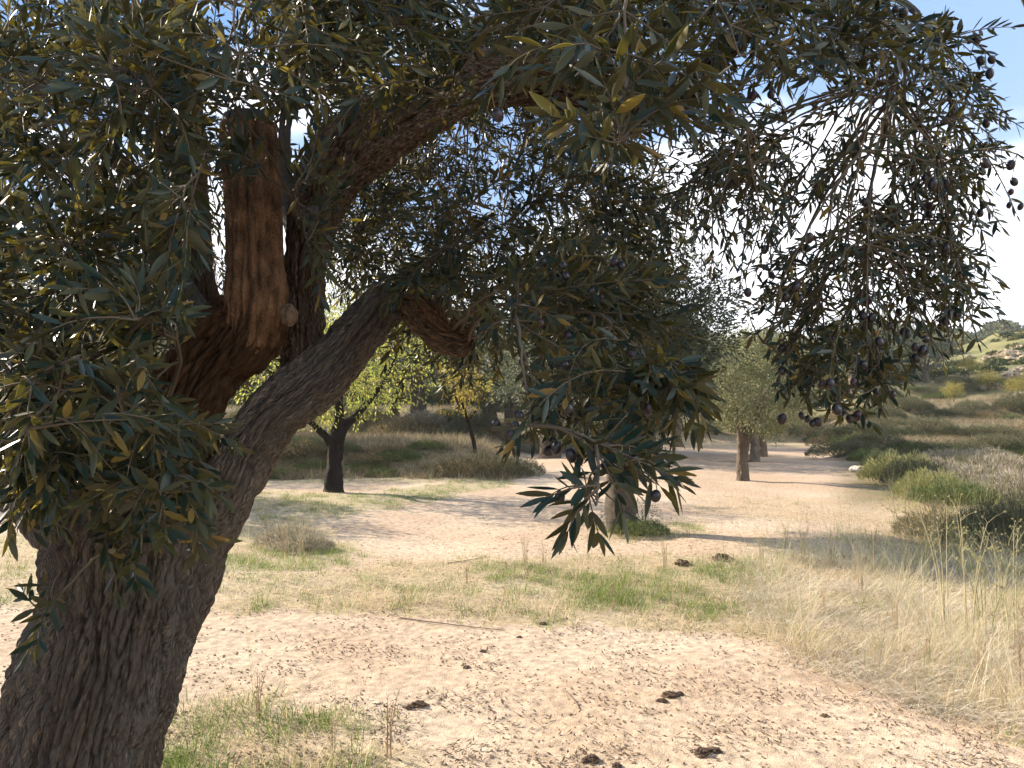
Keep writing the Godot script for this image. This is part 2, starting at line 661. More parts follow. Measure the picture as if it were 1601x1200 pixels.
func old_tree() -> void:
	var base := G(20, 1440)
	var tree := thing("old_olive_tree", "big leaning old olive tree in front with a thick rough trunk and dark fruit", "tree")
	var grey := Color(0.40, 0.37, 0.335)
	var brown := Color(0.29, 0.23, 0.18)
	var rust := Color(0.33, 0.19, 0.105)
	var k := 1.0 / F
	var d := 2.4
	# [px, py, width in px, depth]
	var spec := {
		"trunk": [[-30, 1520, 520, 2.40], [10, 1440, 400, 2.40], [75, 1320, 300, 2.40], [120, 1200, 246, 2.40], [150, 1100, 236, 2.40], [182, 1000, 232, 2.40], [208, 900, 246, 2.40], [222, 830, 256, 2.40], [238, 760, 235, 2.40], [258, 690, 176, 2.40], [294, 620, 126, 2.39], [334, 562, 112, 2.38], [374, 518, 128, 2.36], [396, 480, 112, 2.35], [398, 450, 94, 2.35]],
		"right": [[225, 960, 60, 2.40], [268, 880, 100, 2.40], [322, 810, 108, 2.40], [362, 752, 92, 2.38], [390, 700, 88, 2.37], [424, 650, 83, 2.36], [484, 603, 82, 2.37], [530, 555, 80, 2.40], [566, 515, 74, 2.42], [596, 484, 62, 2.44], [622, 468, 44, 2.46], [640, 464, 30, 2.47]],
		"cut": [[612, 470, 40, 2.46], [640, 466, 66, 2.47], [666, 488, 74, 2.46], [694, 520, 70, 2.44], [722, 534, 56, 2.42], [738, 538, 40, 2.41]],
		"arch": [[424, 652, 30, 2.38], [472, 606, 66, 2.39], [474, 545, 70, 2.42], [473, 470, 62, 2.46], [476, 400, 66, 2.48], [490, 340, 76, 2.50], [512, 290, 92, 2.52], [550, 238, 108, 2.56], [610, 188, 106, 2.60], [690, 146, 100, 2.66], [770, 126, 92, 2.72], [860, 128, 80, 2.76], [950, 152, 70, 2.78], [1020, 170, 62, 2.76], [1070, 145, 56, 2.72], [1120, 95, 48, 2.66], [1170, 40, 40, 2.58], [1235, -45, 30, 2.5], [1300, -150, 16, 2.45]],
		"stub": [[384, 560, 40, 2.36], [394, 515, 92, 2.33], [398, 462, 101, 2.31], [397, 400, 90, 2.31], [396, 300, 88, 2.31], [391, 240, 92, 2.31], [388, 197, 88, 2.31]],
		"left": [[170, 870, 120, 2.40], [110, 810, 112, 2.40], [50, 765, 92, 2.38], [-20, 735, 80, 2.34], [-100, 690, 80, 2.1], [-200, 600, 60, 2.0]],
		"tall": [[330, 575, 70, 2.5], [305, 470, 66, 2.64], [292, 330, 64, 2.76], [289, 180, 62, 2.84], [284, 60, 58, 2.9], [276, -90, 50, 2.95], [260, -300, 30, 3.0]],
		"side": [[330, 520, 50, 2.5], [262, 410, 40, 2.55], [225, 300, 36, 2.55], [150, 220, 30, 2.5], [60, 130, 26, 2.4], [-60, 0, 18, 2.3]],
		"back_one": [[478, 420, 30, 2.6], [446, 300, 24, 2.75], [446, 150, 20, 2.8], [440, -60, 16, 2.85], [430, -250, 10, 2.9]],
		"back_two": [[560, 225, 40, 2.6], [545, 120, 28, 2.62], [532, 0, 22, 2.6], [530, -160, 14, 2.55]],
		"over_one": [[690, 130, 44, 2.66], [660, 40, 34, 2.6], [600, -60, 28, 2.4], [500, -170, 20, 2.1], [420, -260, 12, 1.7]],
		"over_two": [[860, 118, 40, 2.74], [880, 20, 30, 2.6], [900, -80, 24, 2.3], [960, -170, 18, 1.9], [1040, -240, 10, 1.5]],
		"knob": [[505, 330, 34, 2.46], [482, 342, 32, 2.38], [462, 346, 26, 2.34]],
		"far_reach": [[690, 150, 40, 2.7], [740, 60, 30, 3.2], [800, 0, 26, 3.8], [840, -30, 20, 4.4], [860, 20, 12, 4.9]],
		"far_left": [[290, 200, 40, 2.85], [230, 120, 32, 3.3], [170, 80, 24, 3.8], [120, 100, 14, 4.3]],
		"right_bough": [[1170, 40, 34, 2.58], [1230, 0, 26, 2.4], [1330, -30, 20, 2.2], [1432, 20, 12, 2.1], [1408, 60, 11, 2.05], [1400, 150, 8, 2.03]],
		"high_bough": [[1235, -45, 26, 2.5], [1350, -120, 20, 2.4], [1480, -120, 15, 2.2], [1580, -40, 10, 2.0], [1620, 60, 7, 2.0]],
	}
	for key in spec:
		var pts := []
		var rads := []
		for e in spec[key]:
			pts.append(P(e[0], e[1], e[3]))
			rads.append(e[2] * 0.5 * k * e[3])
		var big: float = rads[0]
		var m: ArrayMesh
		if key == "trunk":
			m = limb_mesh(pts, rads, 320, 0.007, 0.022, 0.10, grey, brown, 0.2, 0.0, 0.03, 0.4, 1.4, rust)
			obj("trunk", m, bark_mat, tree)
		elif key == "stub":
			m = limb_mesh(pts, rads, 200, 0.006, 0.006, 0.08, Color(0.24, 0.135, 0.075), Color(0.19, 0.115, 0.07), 0.02, 3.0, 0.0, 0.0, 3.6)
			obj("sawn_limb", m, smooth_bark, tree).set_meta("label", "upright sawn-off limb with reddish bark and a dark flat top")
		elif key == "cut":
			m = limb_mesh(pts, rads, 120, 0.007, 0.014, 0.2, brown, rust, 0.5, 7.0, 0.05, 0.3)
			obj("drooping_limb", m, bark_mat, tree)
		elif key in ["right", "arch", "left", "tall"]:
			m = limb_mesh(pts, rads, 150, 0.008, 0.015, 0.12, grey if key != "tall" else rust, brown, 0.6, 5.0 + pts.size(), 0.04, 0.6)
			if key == "arch":
				m = limb_mesh(pts, rads, 150, 0.008, 0.016, 0.14, Color(0.27, 0.19, 0.13), Color(0.19, 0.12, 0.08), 0.3, 21.0, 0.05, 0.6)
			obj("limb", m, bark_mat, tree)
		else:
			m = limb_mesh(pts, rads, 24, 0.02, 0.003, 0.12, grey, brown, 0.4, 9.0 + pts.size(), 0.0, 0.6)
			obj("limb", m, bark_mat, tree)
		var path := smooth_path(pts, rads, 24)
		for q in range(4, 25):
			if path[0][q].y > 1.25 and key != "stub":
				limb_nodes.append(path[0][q])
	# the pale round scar at the burl and the dark cut end of the sawn limb
	var so := obj("pruning_scar", lump_mesh(29, 0.3, Color(0.16, 0.115, 0.08), Color(0.09, 0.066, 0.05)), vmat(0.95, 0.2), tree)
	so.position = P(452, 492, 2.27)
	so.rotation = Vector3(0.2, 0.5, 0.1)
	so.scale = Vector3(0.028, 0.034, 0.026)
	var cap := CylinderMesh.new()
	cap.top_radius = 0.066; cap.bottom_radius = 0.079; cap.height = 0.03; cap.radial_segments = 40
	var co := obj("cut_face", cap, mat(Color(0.03, 0.026, 0.024), 0.95), tree)
	co.position = P(387, 193, 2.31) + Vector3(0, 0.012, 0)
	co.rotation = Vector3(0.1, 0, 0.08)
	leafage(tree)

func leafage(tree: Node3D) -> void:
	var tips := [
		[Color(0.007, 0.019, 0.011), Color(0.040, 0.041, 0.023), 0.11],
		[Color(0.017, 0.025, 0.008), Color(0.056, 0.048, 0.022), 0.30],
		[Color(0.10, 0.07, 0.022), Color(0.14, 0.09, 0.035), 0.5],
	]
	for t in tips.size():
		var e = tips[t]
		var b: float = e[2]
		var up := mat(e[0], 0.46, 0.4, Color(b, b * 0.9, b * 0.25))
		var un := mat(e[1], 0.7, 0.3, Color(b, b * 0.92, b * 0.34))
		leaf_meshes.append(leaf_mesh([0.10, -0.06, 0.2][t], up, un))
	# the left mass, in front of the trunk and above it
	clump(tree, 110, 130, 240, 190, 1.5, 3.1, 330, 0.0, 1.1)
	clump(tree, 90, 430, 215, 170, 1.4, 2.5, 270, 0.0, 1.1)
	clump(tree, 90, 620, 170, 120, 1.3, 2.1, 130, 0.45, 1.12)
	clump(tree, 50, 750, 110, 80, 1.4, 2.0, 50, 0.45, 1.1)
	clump(tree, 220, 690, 150, 80, 1.4, 2.0, 50, 0.45, 1.1)
	clump(tree, 230, 800, 140, 60, 1.4, 1.9, 24, 0.5, 1.1)
	clump(tree, 200, 880, 60, 40, 1.5, 1.9, 5, 0.5, 1.1)
	clump(tree, 40, 950, 45, 70, 1.5, 2.0, 5, 0.5, 1.1)
	clump(tree, 270, 300, 60, 180, 1.4, 2.2, 22, 0.2, 1.1)
	clump(tree, 470, 260, 50, 100, 1.5, 2.2, 8, 0.2, 1.1)
	clump(tree, 120, 330, 340, 340, 3.0, 4.6, 330)
	clump(tree, -260, 330, 200, 300, 2.6, 4.2, 220)
	# across the top
	clump(tree, 420, 70, 260, 120, 1.5, 3.6, 270)
	clump(tree, 520, 370, 60, 130, 1.8, 2.2, 12, 0.3)
	clump(tree, 760, 40, 360, 120, 2.9, 3.9, 330)
	clump(tree, 740, 0, 360, 75, 1.5, 2.5, 190)
	clump(tree, 860, 130, 240, 90, 2.9, 3.7, 130)
	clump(tree, 960, 150, 200, 100, 1.1, 1.8, 46, 0.2, 1.15)
	clump(tree, 640, 150, 150, 70, 1.6, 2.3, 22, 0.2)
	# beneath the arch, mostly farther away
	clump(tree, 800, 330, 300, 160, 3.2, 5.0, 420, 0.3, 0.95)
	clump(tree, 830, 370, 260, 140, 2.0, 3.2, 170, 0.3)
	clump(tree, 690, 520, 120, 110, 2.5, 4.0, 70, 0.4)
	clump(tree, 560, 330, 110, 150, 3.0, 4.5, 170, 0.3)
	clump(tree, 420, 560, 60, 80, 3.0, 4.2, 30, 0.3)
	# the spray that hangs in the middle
	clump(tree, 920, 480, 180, 130, 1.5, 2.6, 108, 0.4)
	clump(tree, 960, 620, 140, 90, 1.3, 2.0, 46, 0.5, 1.02)
	clump(tree, 830, 660, 70, 40, 1.3, 1.7, 7, 0.5, 1.15)
	clump(tree, 1010, 735, 65, 40, 1.25, 1.5, 11, 0.5, 1.15)
	clump(tree, 900, 790, 80, 45, 1.2, 1.45, 7, 0.5, 1.15)
	clump(tree, 640, 445, 70, 30, 2.0, 2.35, 20, 0.5, 1.0)
	clump(tree, 1060, 620, 70, 60, 1.4, 1.8, 13, 0.45, 1.15)
	# the right side, thin against the sky
	clump(tree, 1250, 40, 230, 100, 1.5, 2.6, 170, 0.1, 0.95)
	clump(tree, 1320, 280, 260, 200, 1.7, 2.9, 195, 0.3, 0.78)
	clump(tree, 1370, 460, 210, 120, 1.7, 2.7, 92, 0.3, 0.78)
	clump(tree, 1340, 580, 100, 60, 1.6, 2.3, 26, 0.45, 0.88)
	clump(tree, 1490, 260, 120, 160, 1.7, 2.5, 70, 0.3, 0.78)
	clump(tree, 1100, 330, 80, 130, 2.0, 3.2, 34, 0.3, 0.78)
	clump(tree, 700, 200, 220, 100, 3.4, 4.8, 170, 0.2, 0.95)
	clump(tree, 1040, 150, 90, 50, 2.0, 2.6, 22, 0.2, 1.0)
	clump(tree, 365, 235, 55, 50, 1.7, 2.1, 8, 0.2, 1.1)
	clump(tree, 1470, 470, 90, 80, 1.7, 2.3, 40, 0.3, 0.8)
	clump(tree, 1235, 500, 80, 90, 1.8, 2.7, 34, 0.3, 0.78)
	clump(tree, 1300, 610, 100, 40, 1.6, 2.1, 16, 0.5, 0.85)
	clump(tree, 300, 330, 50, 120, 1.6, 2.1, 9, 0.2, 1.1)
	clump(tree, 1510, 70, 90, 80, 1.5, 2.2, 14, 0.4, 0.9)
	clump(tree, 1150, 300, 100, 140, 1.7, 2.9, 50, 0.4, 0.7)
	obj("twigs", twigs.mesh(), twig_mat, tree, "stuff")
	# the leaves that show largest are parts of their own, the others one mass of each colour
	var cells := {}
	for i in leaf_xf.size():
		var t: Transform3D = leaf_xf[i][0]
		var q := to_px(t.origin + t.basis.y * 0.5)
		if q.x < 0 or q.x > 1600 or q.y < 0 or q.y > 1200:
			continue
		var cell := Vector2i(int(q.x / 14), int(q.y / 14))
		if not cells.has(cell) or cells[cell][0] > q.z:
			cells[cell] = [q.z, i]
	var rank := []
	for c in cells:
		var i: int = cells[c][1]
		var t: Transform3D = leaf_xf[i][0]
		var a := to_px(t.origin)
		var b := to_px(t.origin + t.basis.y)
		rank.append([-Vector2(a.x - b.x, a.y - b.y).length(), i])
	rank.sort_custom(func(p, q): return p[0] < q[0])
	var single := {}
	for i in mini(300, rank.size()):
		single[rank[i][1]] = true
	var rest := [[], [], []]
	for i in leaf_xf.size():
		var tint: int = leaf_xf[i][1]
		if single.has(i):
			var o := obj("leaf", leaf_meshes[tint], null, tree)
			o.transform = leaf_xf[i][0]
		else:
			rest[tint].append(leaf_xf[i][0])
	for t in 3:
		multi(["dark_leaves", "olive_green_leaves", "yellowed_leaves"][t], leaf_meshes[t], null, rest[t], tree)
	print("leaves ", leaf_xf.size(), " hang ", hang_nodes.size())
	fruit(tree)

func fruit(tree: Node3D) -> void:
	var spots := [1125, 5, 1155, 62, 1142, 137, 1157, 152, 1177, 150, 1143, 177, 1205, 148, 1207, 135, 1400, 12, 1412, 20, 1478, 6, 1525, 17, 1515, 38, 1527, 50, 1550, 88, 1533, 95, 1547, 115, 1530, 118, 1541, 193, 1464, 230, 1468, 242, 1400, 245, 1320, 260, 1540, 228, 1555, 228, 1580, 258, 1535, 268, 1540, 255, 1585, 284, 1580, 300, 1481, 288, 1486, 300, 1445, 278, 1458, 287, 1430, 290, 1595, 323, 1577, 315, 1537, 320, 1532, 333, 1453, 322, 1452, 335, 1352, 316, 1393, 328, 1158, 326, 1122, 287, 1137, 290, 1151, 284, 1457, 380, 1478, 389, 1262, 388, 1265, 372, 1195, 390, 1230, 417, 1244, 445, 1250, 467, 1206, 430, 1169, 457, 1228, 465, 1356, 470, 1405, 488, 1422, 470, 1442, 470, 1350, 495, 1363, 497, 1347, 510, 1472, 500, 1485, 492, 1497, 490, 1478, 503, 1470, 510, 1447, 530, 1390, 510, 1412, 518, 1418, 522, 1375, 535, 1431, 543, 1440, 553, 1432, 560, 1443, 548, 1350, 570, 1355, 578, 1222, 580, 1222, 545, 1300, 530, 1285, 602, 1298, 600, 1262, 605, 1253, 650, 1262, 655, 1270, 662, 1278, 660, 1223, 657, 1221, 665, 1308, 640, 1315, 645, 1340, 650, 1370, 613, 1394, 618, 1335, 598, 1328, 655,
		907, 20, 778, 180, 1007, 310, 1022, 300, 1003, 375, 880, 415, 885, 432, 960, 410, 972, 415, 850, 410, 925, 455, 938, 465, 900, 485, 905, 490, 903, 500, 845, 505, 895, 510, 888, 525, 878, 575, 884, 572, 830, 613, 812, 650, 760, 668, 800, 680, 805, 665, 865, 690, 858, 705, 870, 700, 893, 712, 905, 720, 875, 740, 932, 705, 938, 700, 920, 640, 905, 655, 890, 640, 970, 715, 990, 718, 985, 555, 975, 575, 955, 585, 1002, 555, 1012, 640, 1030, 700, 1025, 775, 948, 730]
	var sph := SphereMesh.new()
	sph.radius = 0.0088; sph.height = 0.0235; sph.radial_segments = 14; sph.rings = 8
	var skins := [mat(Color(0.006, 0.005, 0.008), 0.36), mat(Color(0.012, 0.006, 0.012), 0.45), mat(Color(0.03, 0.008, 0.012), 0.45)]
	var stalk := mat(Color(0.16, 0.15, 0.06), 0.8)
	var proj := []
	for p in hang_nodes:
		proj.append(to_px(p))
	for i in range(0, spots.size(), 2):
		var best := -1
		var bs := 1e9
		for j in proj.size():
			var q: Vector3 = proj[j]
			var off := absf(q.x - spots[i]) + absf(q.y + 30.0 / q.z - spots[i + 1])
			if off > 90.0:
				continue
			var sc := off + q.z * 26.0
			if sc < bs:
				bs = sc
				best = j
		if best < 0:
			continue
		var at := hang_nodes[best]
		var want := P(spots[i], spots[i + 1], proj[best].z + rr(-0.02, 0.0))
		var hang := want - at
		if hang.length() > 0.065:
			hang = hang.normalized() * 0.065
		hang.y = minf(hang.y, -0.012)
		var o := obj("olive", sph, skins[[0, 0, 1, 1, 0, 0, 1, 2][rng.randi() % 8]], tree)
		o.position = at + hang
		o.rotation = Vector3(rr(-0.5, 0.5), rr(0, 3), rr(-0.5, 0.5))
		var s := rr(0.88, 1.15)
		o.scale = Vector3(s, s * rr(0.9, 1.08), s)
		var st := Stems.new()
		var inv := o.transform.affine_inverse()
		st.add(PackedVector3Array([Vector3(0, 0.011, 0), inv * (at + hang * 0.35 + rv() * 0.003), inv * at]), 0.0009, 0.0009, 4)
		obj("stalk", st.mesh(), stalk, o)

# ------------------------------------------------------------------ other trees
func crown_mesh(sd: int, centre: Vector3, rad: Vector3, clumps: int, per: int, clump_r: float, leaf: float, pal: Array, droop := 0.2, wide := 0.25, solid := 0.55) -> ArrayMesh:
	rng.seed = sd
	var b := Blades.new()
	var lob := noise(FastNoiseLite.TYPE_SIMPLEX_SMOOTH, 0.9, sd, 2)
	for c in clumps:
		var dir := rv()
		while dir.length() > 1.0 or dir.length() < 0.05:
			dir = rv()
		dir = dir.normalized()
		var out := pow(rng.randf(), solid)
		out *= 0.9 + 0.24 * lob.get_noise_3dv(dir * 1.3)
		var p := centre + Vector3(dir.x * rad.x, dir.y * rad.y, dir.z * rad.z) * out
		var lead := (dir + Vector3.UP * 0.3 + rv() * 0.6).normalized()
		var base_c: Color = pal[rng.randi() % pal.size()]
		var cr := clump_r * rr(0.6, 1.3)
		for i in per:
			var q := rv()
			var at := p + q * cr
			var along := (lead * 0.6 + q * 0.7 + rv() * 0.5 + Vector3.DOWN * droop).normalized()
			var across := along.cross(rv()).normalized()
			var t := rr(0.75, 1.25)
			var l := leaf * rr(0.7, 1.25)
			b.leaf(at, along, across, l, l * wide, Color(base_c.r * t, base_c.g * t, base_c.b * t))
	return b.mesh()

func garden_tree(called: String, label: String, at: Vector3, trunk: Array, forks: Array, crown: ArrayMesh, cm: Material, grp := "", ca := Color(0.32, 0.27, 0.21), cb := Color(0.24, 0.18, 0.13)) -> Node3D:
	# trunk: [[x,y,z,r]...]; forks: a list of such lists
	var t := thing(called, label, "tree", at, 0.0, grp)
	t.set_meta("kindname", called)
	var lists := [trunk]
	lists.append_array(forks)
	for i in lists.size():
		var pts := []
		var rads := []
		for e in lists[i]:
			pts.append(Vector3(e[0], e[1], e[2]))
			rads.append(e[3])
		var m := limb_mesh(pts, rads, 28 if i == 0 else 14, 0.04, 0.02 if i == 0 else 0.008, 0.16, ca, cb, 0.6, i * 3.0 + at.x, 0.0, 0.6)
		obj("trunk" if i == 0 else "limb", m, bark_mat, t)
	obj("crown", crown, cm, t, "stuff")
	return t

func crown_limbs(sd: int, from: Vector3, centre: Vector3, rad: Vector3, n: int, r: float) -> Array:
	rng.seed = sd
	var out := []
	for i in n:
		var a := TAU * (i + rr(0, 0.6)) / n
		var e := centre + Vector3(cos(a) * rad.x * 0.7, rr(0.1, 0.6) * rad.y, sin(a) * rad.z * 0.7)
		var m := from.lerp(e, 0.5) + Vector3(0, 0.15, 0) + rv() * 0.12
		out.append([[from.x, from.y - 0.15, from.z, r], [from.x * 0.7 + m.x * 0.3, from.y + 0.1, from.z * 0.7 + m.z * 0.3, r * 0.8], [m.x, m.y, m.z, r * 0.6], [e.x, e.y, e.z, r * 0.2]])
	return out

func trees() -> void:
	var cm := vmat(0.6, 0.4, 0.3)
	var bright := vmat(0.6, 0.3, 1.1)
	var olive_pal := [Color(0.115, 0.13, 0.07), Color(0.155, 0.165, 0.09), Color(0.085, 0.10, 0.057), Color(0.20, 0.20, 0.12), Color(0.14, 0.15, 0.085)]
	var almond_pal := [Color(0.29, 0.32, 0.075), Color(0.36, 0.36, 0.09), Color(0.22, 0.26, 0.06), Color(0.40, 0.36, 0.09)]
	var gold_pal := [Color(0.33, 0.25, 0.05), Color(0.38, 0.28, 0.06), Color(0.26, 0.24, 0.06)]
	# the almond at left, bright against the light
	var at := G(523, 768)
	garden_tree("almond_tree", "almond tree with bright yellow-green leaves and a dark forked trunk on the grass", at,
		[[0, -0.1, 0, 0.23], [-0.02, 0.25, 0, 0.19], [0.0, 0.7, 0, 0.17], [0.06, 1.15, 0, 0.16], [0.10, 1.5, 0, 0.15]],
		[[[0.0, 0.95, 0, 0.12], [-0.2, 1.2, 0.05, 0.08], [-0.42, 1.42, 0.1, 0.07], [-0.9, 1.9, 0.1, 0.05], [-1.3, 2.6, 0.1, 0.03]], [[0.1, 1.2, 0, 0.13], [0.26, 1.45, 0, 0.10], [0.52, 1.72, 0, 0.08], [1.0, 2.3, 0, 0.05], [1.4, 3.1, 0.1, 0.02]], [[0.1, 1.4, 0, 0.13], [0.12, 2.0, 0.2, 0.09], [0.3, 2.8, 0.3, 0.05], [0.4, 3.6, 0.3, 0.02]]],
		crown_mesh(71, Vector3(-0.1, 2.9, 0), Vector3(2.7, 1.65, 2.2), 430, 26, 0.22, 0.085, almond_pal, 0.5, 0.36, 0.4), bright, "", Color(0.07, 0.055, 0.045), Color(0.045, 0.035, 0.03))
	# the olive in the middle, with suckers at its foot
	at = G(972, 832)
	var t := garden_tree("middle_olive_tree", "round grey-green olive behind the hanging spray, suckers at its foot", at,
		[[0, -0.1, 0, 0.27], [0.0, 0.15, 0, 0.22], [-0.03, 0.6, 0, 0.185], [0.02, 1.1, 0, 0.19], [0.03, 1.35, 0, 0.17]],
		crown_limbs(5, Vector3(0.03, 1.3, 0), Vector3(0.1, 2.5, 0), Vector3(1.4, 1.2, 1.4), 5, 0.11),
		crown_mesh(73, Vector3(-0.05, 2.65, 0), Vector3(1.6, 1.55, 1.6), 1300, 48, 0.15, 0.065, [Color(0.045, 0.056, 0.03), Color(0.062, 0.07, 0.04), Color(0.036, 0.045, 0.026), Color(0.08, 0.085, 0.052)], 0.1, 0.38, 0.36), cm)
	rng.seed = 41
	var sk := Blades.new()
	for i in 900:
		var a := rr(0, TAU)
		var q := pow(rng.randf(), 0.6) * 0.42
		var p := Vector3(cos(a) * q + 0.12, rr(0.02, 0.5) * (1.1 - q), sin(a) * q)
		sk.leaf(p, (Vector3(cos(a), 0.6, sin(a)) + rv() * 0.7).normalized(), rv().normalized(), 0.045, 0.012, Color(0.13, 0.14, 0.095))
	obj("suckers", sk.mesh(), cm, t, "stuff")
	# the pruned olive by the track and its row
	at = G(1161, 751)
	var c2 := crown_mesh(77, Vector3(0.45, 2.4, 0), Vector3(1.6, 1.5, 1.5), 640, 40, 0.16, 0.08, [Color(0.19, 0.195, 0.09), Color(0.24, 0.235, 0.115), Color(0.13, 0.14, 0.07), Color(0.16, 0.17, 0.085)], 0.05, 0.34, 0.26)
	t = garden_tree("pruned_olive_tree", "rounded pruned olive with a pale bare trunk standing on the sandy track", at,
		[[0, -0.1, 0, 0.21], [0, 0.1, 0, 0.17], [0.0, 0.5, 0, 0.145], [0.02, 0.9, 0, 0.155], [0.05, 1.2, 0, 0.15]],
		[[[0.05, 1.0, 0, 0.14], [0.2, 1.3, 0, 0.11], [0.35, 1.6, 0, 0.09], [0.7, 2.4, 0, 0.05]], [[0.0, 1.0, 0, 0.13], [-0.08, 1.35, 0.1, 0.1], [-0.2, 1.8, 0.1, 0.07], [-0.3, 2.4, 0, 0.03]], [[0.05, 1.1, 0, 0.12], [0.1, 1.6, -0.3, 0.08], [0.2, 2.3, -0.6, 0.03]]],
		c2, cm, "", Color(0.42, 0.34, 0.26), Color(0.34, 0.25, 0.18))
	copy(t, G(1180, 724), 2.1, Vector3(1.1, 1.12, 1.1), "olive just behind the pruned olive on the sandy track")
	copy(t, G(1192, 712), 4.0, Vector3(1.2, 1.2, 1.2), "third olive of the row along the track, half hidden behind the others")
	# farther trees, built once each and repeated
	var c3 := crown_mesh(81, Vector3(0, 3.0, 0), Vector3(2.4, 2.0, 2.4), 380, 34, 0.30, 0.13, olive_pal, 0.2, 0.3, 0.4)
	var far := garden_tree("orchard_olive_tree", "tall olive with a stout brown trunk on the bank behind the almond", G(606, 700) + Vector3(0, 0, -2),
		[[0, -0.3, 0, 0.36], [0, 0.4, 0, 0.29], [0.05, 1.1, 0, 0.27], [0.1, 1.6, 0, 0.25]],
		crown_limbs(9, Vector3(0.1, 1.5, 0), Vector3(0, 3.0, 0), Vector3(2.2, 1.6, 2.2), 4, 0.14), c3, cm)
	var spots := [
		[40, 15.5, 0.95, "olive at the far left, seen through the leaves beside the big trunk"],
		[175, 24.0, 1.1, "dark olive between the far left olive and the leaning trunk"],
		[330, 30.0, 1.1, "olive right behind the fork of the leaning trunk"],
		[470, 38.0, 1.15, "small far olive left of the almond crown"],
		[720, 44.0, 1.25, "far olive between the almond and the yellow sapling"],
		[800, 36.0, 1.2, "far olive above the sapling, in the gap under the arch"],
		[905, 46.0, 1.3, "far olive left of the middle olive trunk"],
		[1055, 40.0, 1.2, "far olive between the middle olive and the pruned olive"],
		[1100, 54.0, 1.35, "distant olive closing the end of the track"],
		[1335, 60.0, 1.3, "distant olive on the terraces left of the bushy one"],
		[1395, 66.0, 1.35, "pale distant olive on the upper terraces below the rocky slope"],
		[1300, 72.0, 1.5, "farthest olive behind the pruned olive crown"],
		[540, 37.0, 1.35, "olive rising behind the almond crown"],
		[655, 37.0, 1.35, "olive beyond the first bank, right of the almond crown"],
		[765, 38.0, 1.4, "olive standing right behind the yellow sapling"],
		[860, 29.0, 1.3, "large olive filling the gap left of the middle olive"],
		[1010, 30.0, 1.35, "large dark olive behind the middle olive crown"],
		[400, 26.0, 1.15, "olive seen in the narrow gap between the two limbs"],
		[-120, 18.0, 1.2, "olive standing just left of the big tree's outermost branches"],
	]
	for i in spots.size():
		var s = spots[i]
		var x: float = (s[0] - 800.5) / F * s[1]
		var z: float = -s[1]
		copy(far, Vector3(x, H(x, z) - 0.05, z), i * 1.7, Vector3.ONE * s[2], s[3])
	# the spreading bush-like olive on the right terraces
	var bx := (1450 - 800.5) / F * 58.0
	var c4 := crown_mesh(83, Vector3(0.3, 2.5, 0), Vector3(2.3, 1.25, 1.9), 240, 30, 0.34, 0.14, [Color(0.06, 0.075, 0.045), Color(0.08, 0.09, 0.055), Color(0.1, 0.11, 0.07)], 0.1, 0.3, 0.4)
	garden_tree("spreading_olive_tree", "low spreading dark olive at the foot of the rocky slope", Vector3(bx, H(bx, -58.0), -58.0),
		[[0, -0.2, 0, 0.28], [-0.1, 0.5, 0, 0.22], [-0.2, 1.0, 0, 0.2]], crown_limbs(15, Vector3(-0.2, 0.9, 0), Vector3(0.3, 2.4, 0), Vector3(2.2, 1.0, 1.8), 4, 0.13), c4, cm)
	# yellow almonds on the right terraces
	var c5 := crown_mesh(87, Vector3(0, 1.7, 0), Vector3(1.7, 1.2, 1.7), 140, 26, 0.3, 0.12, [Color(0.26, 0.23, 0.06), Color(0.20, 0.20, 0.06), Color(0.30, 0.24, 0.07)], 0.3, 0.4, 0.5)
	x_almond(c5, bright)
	# the leaning yellow sapling
	at = G(743, 738)
	garden_tree("yellow_sapling", "thin leaning sapling with yellow leaves in front of the dry bank", at,
		[[0, -0.05, 0, 0.07], [-0.08, 0.4, 0, 0.06], [-0.25, 1.0, 0, 0.05], [-0.5, 1.7, 0, 0.035]], [[[-0.2, 0.9, 0, 0.04], [0.1, 1.3, 0, 0.03], [0.3, 1.8, 0, 0.015]]],
		crown_mesh(91, Vector3(-0.35, 1.85, 0), Vector3(0.85, 0.95, 0.7), 60, 20, 0.16, 0.09, gold_pal, 0.4, 0.35, 0.6), bright, "", Color(0.12, 0.08, 0.055), Color(0.08, 0.055, 0.04))

func x_almond(c5: ArrayMesh, bright: Material) -> void:
	var first: Node3D
	var spots := [[1490, 50.0, 0.5, "low yellow almond right of the spreading olive"], [1545, 54.0, 0.55, "yellowing almond under the rocky slope near the right edge"], [1592, 48.0, 0.55, "yellow almond nearest the right edge, with a bare leaning stem"], [1515, 64.0, 0.6, "yellow almond highest on the terraces"]]
	for i in spots.size():
		var s = spots[i]
		var x: float = (s[0] - 800.5) / F * s[1]
		var at := Vector3(x, H(x, -s[1]), -s[1])
		if i == 0:
			first = garden_tree("terrace_almond_tree", s[3], at, [[0, -0.2, 0, 0.11], [0.05, 0.4, 0, 0.09], [0.12, 0.9, 0, 0.08]], crown_limbs(19, Vector3(0.12, 0.8, 0), Vector3(0, 1.7, 0), Vector3(1.5, 1.0, 1.5), 3, 0.05), c5, bright)
			first.scale = Vector3.ONE * s[2]
		else:
			copy(first, at, i * 1.3, Vector3.ONE * s[2], s[3])

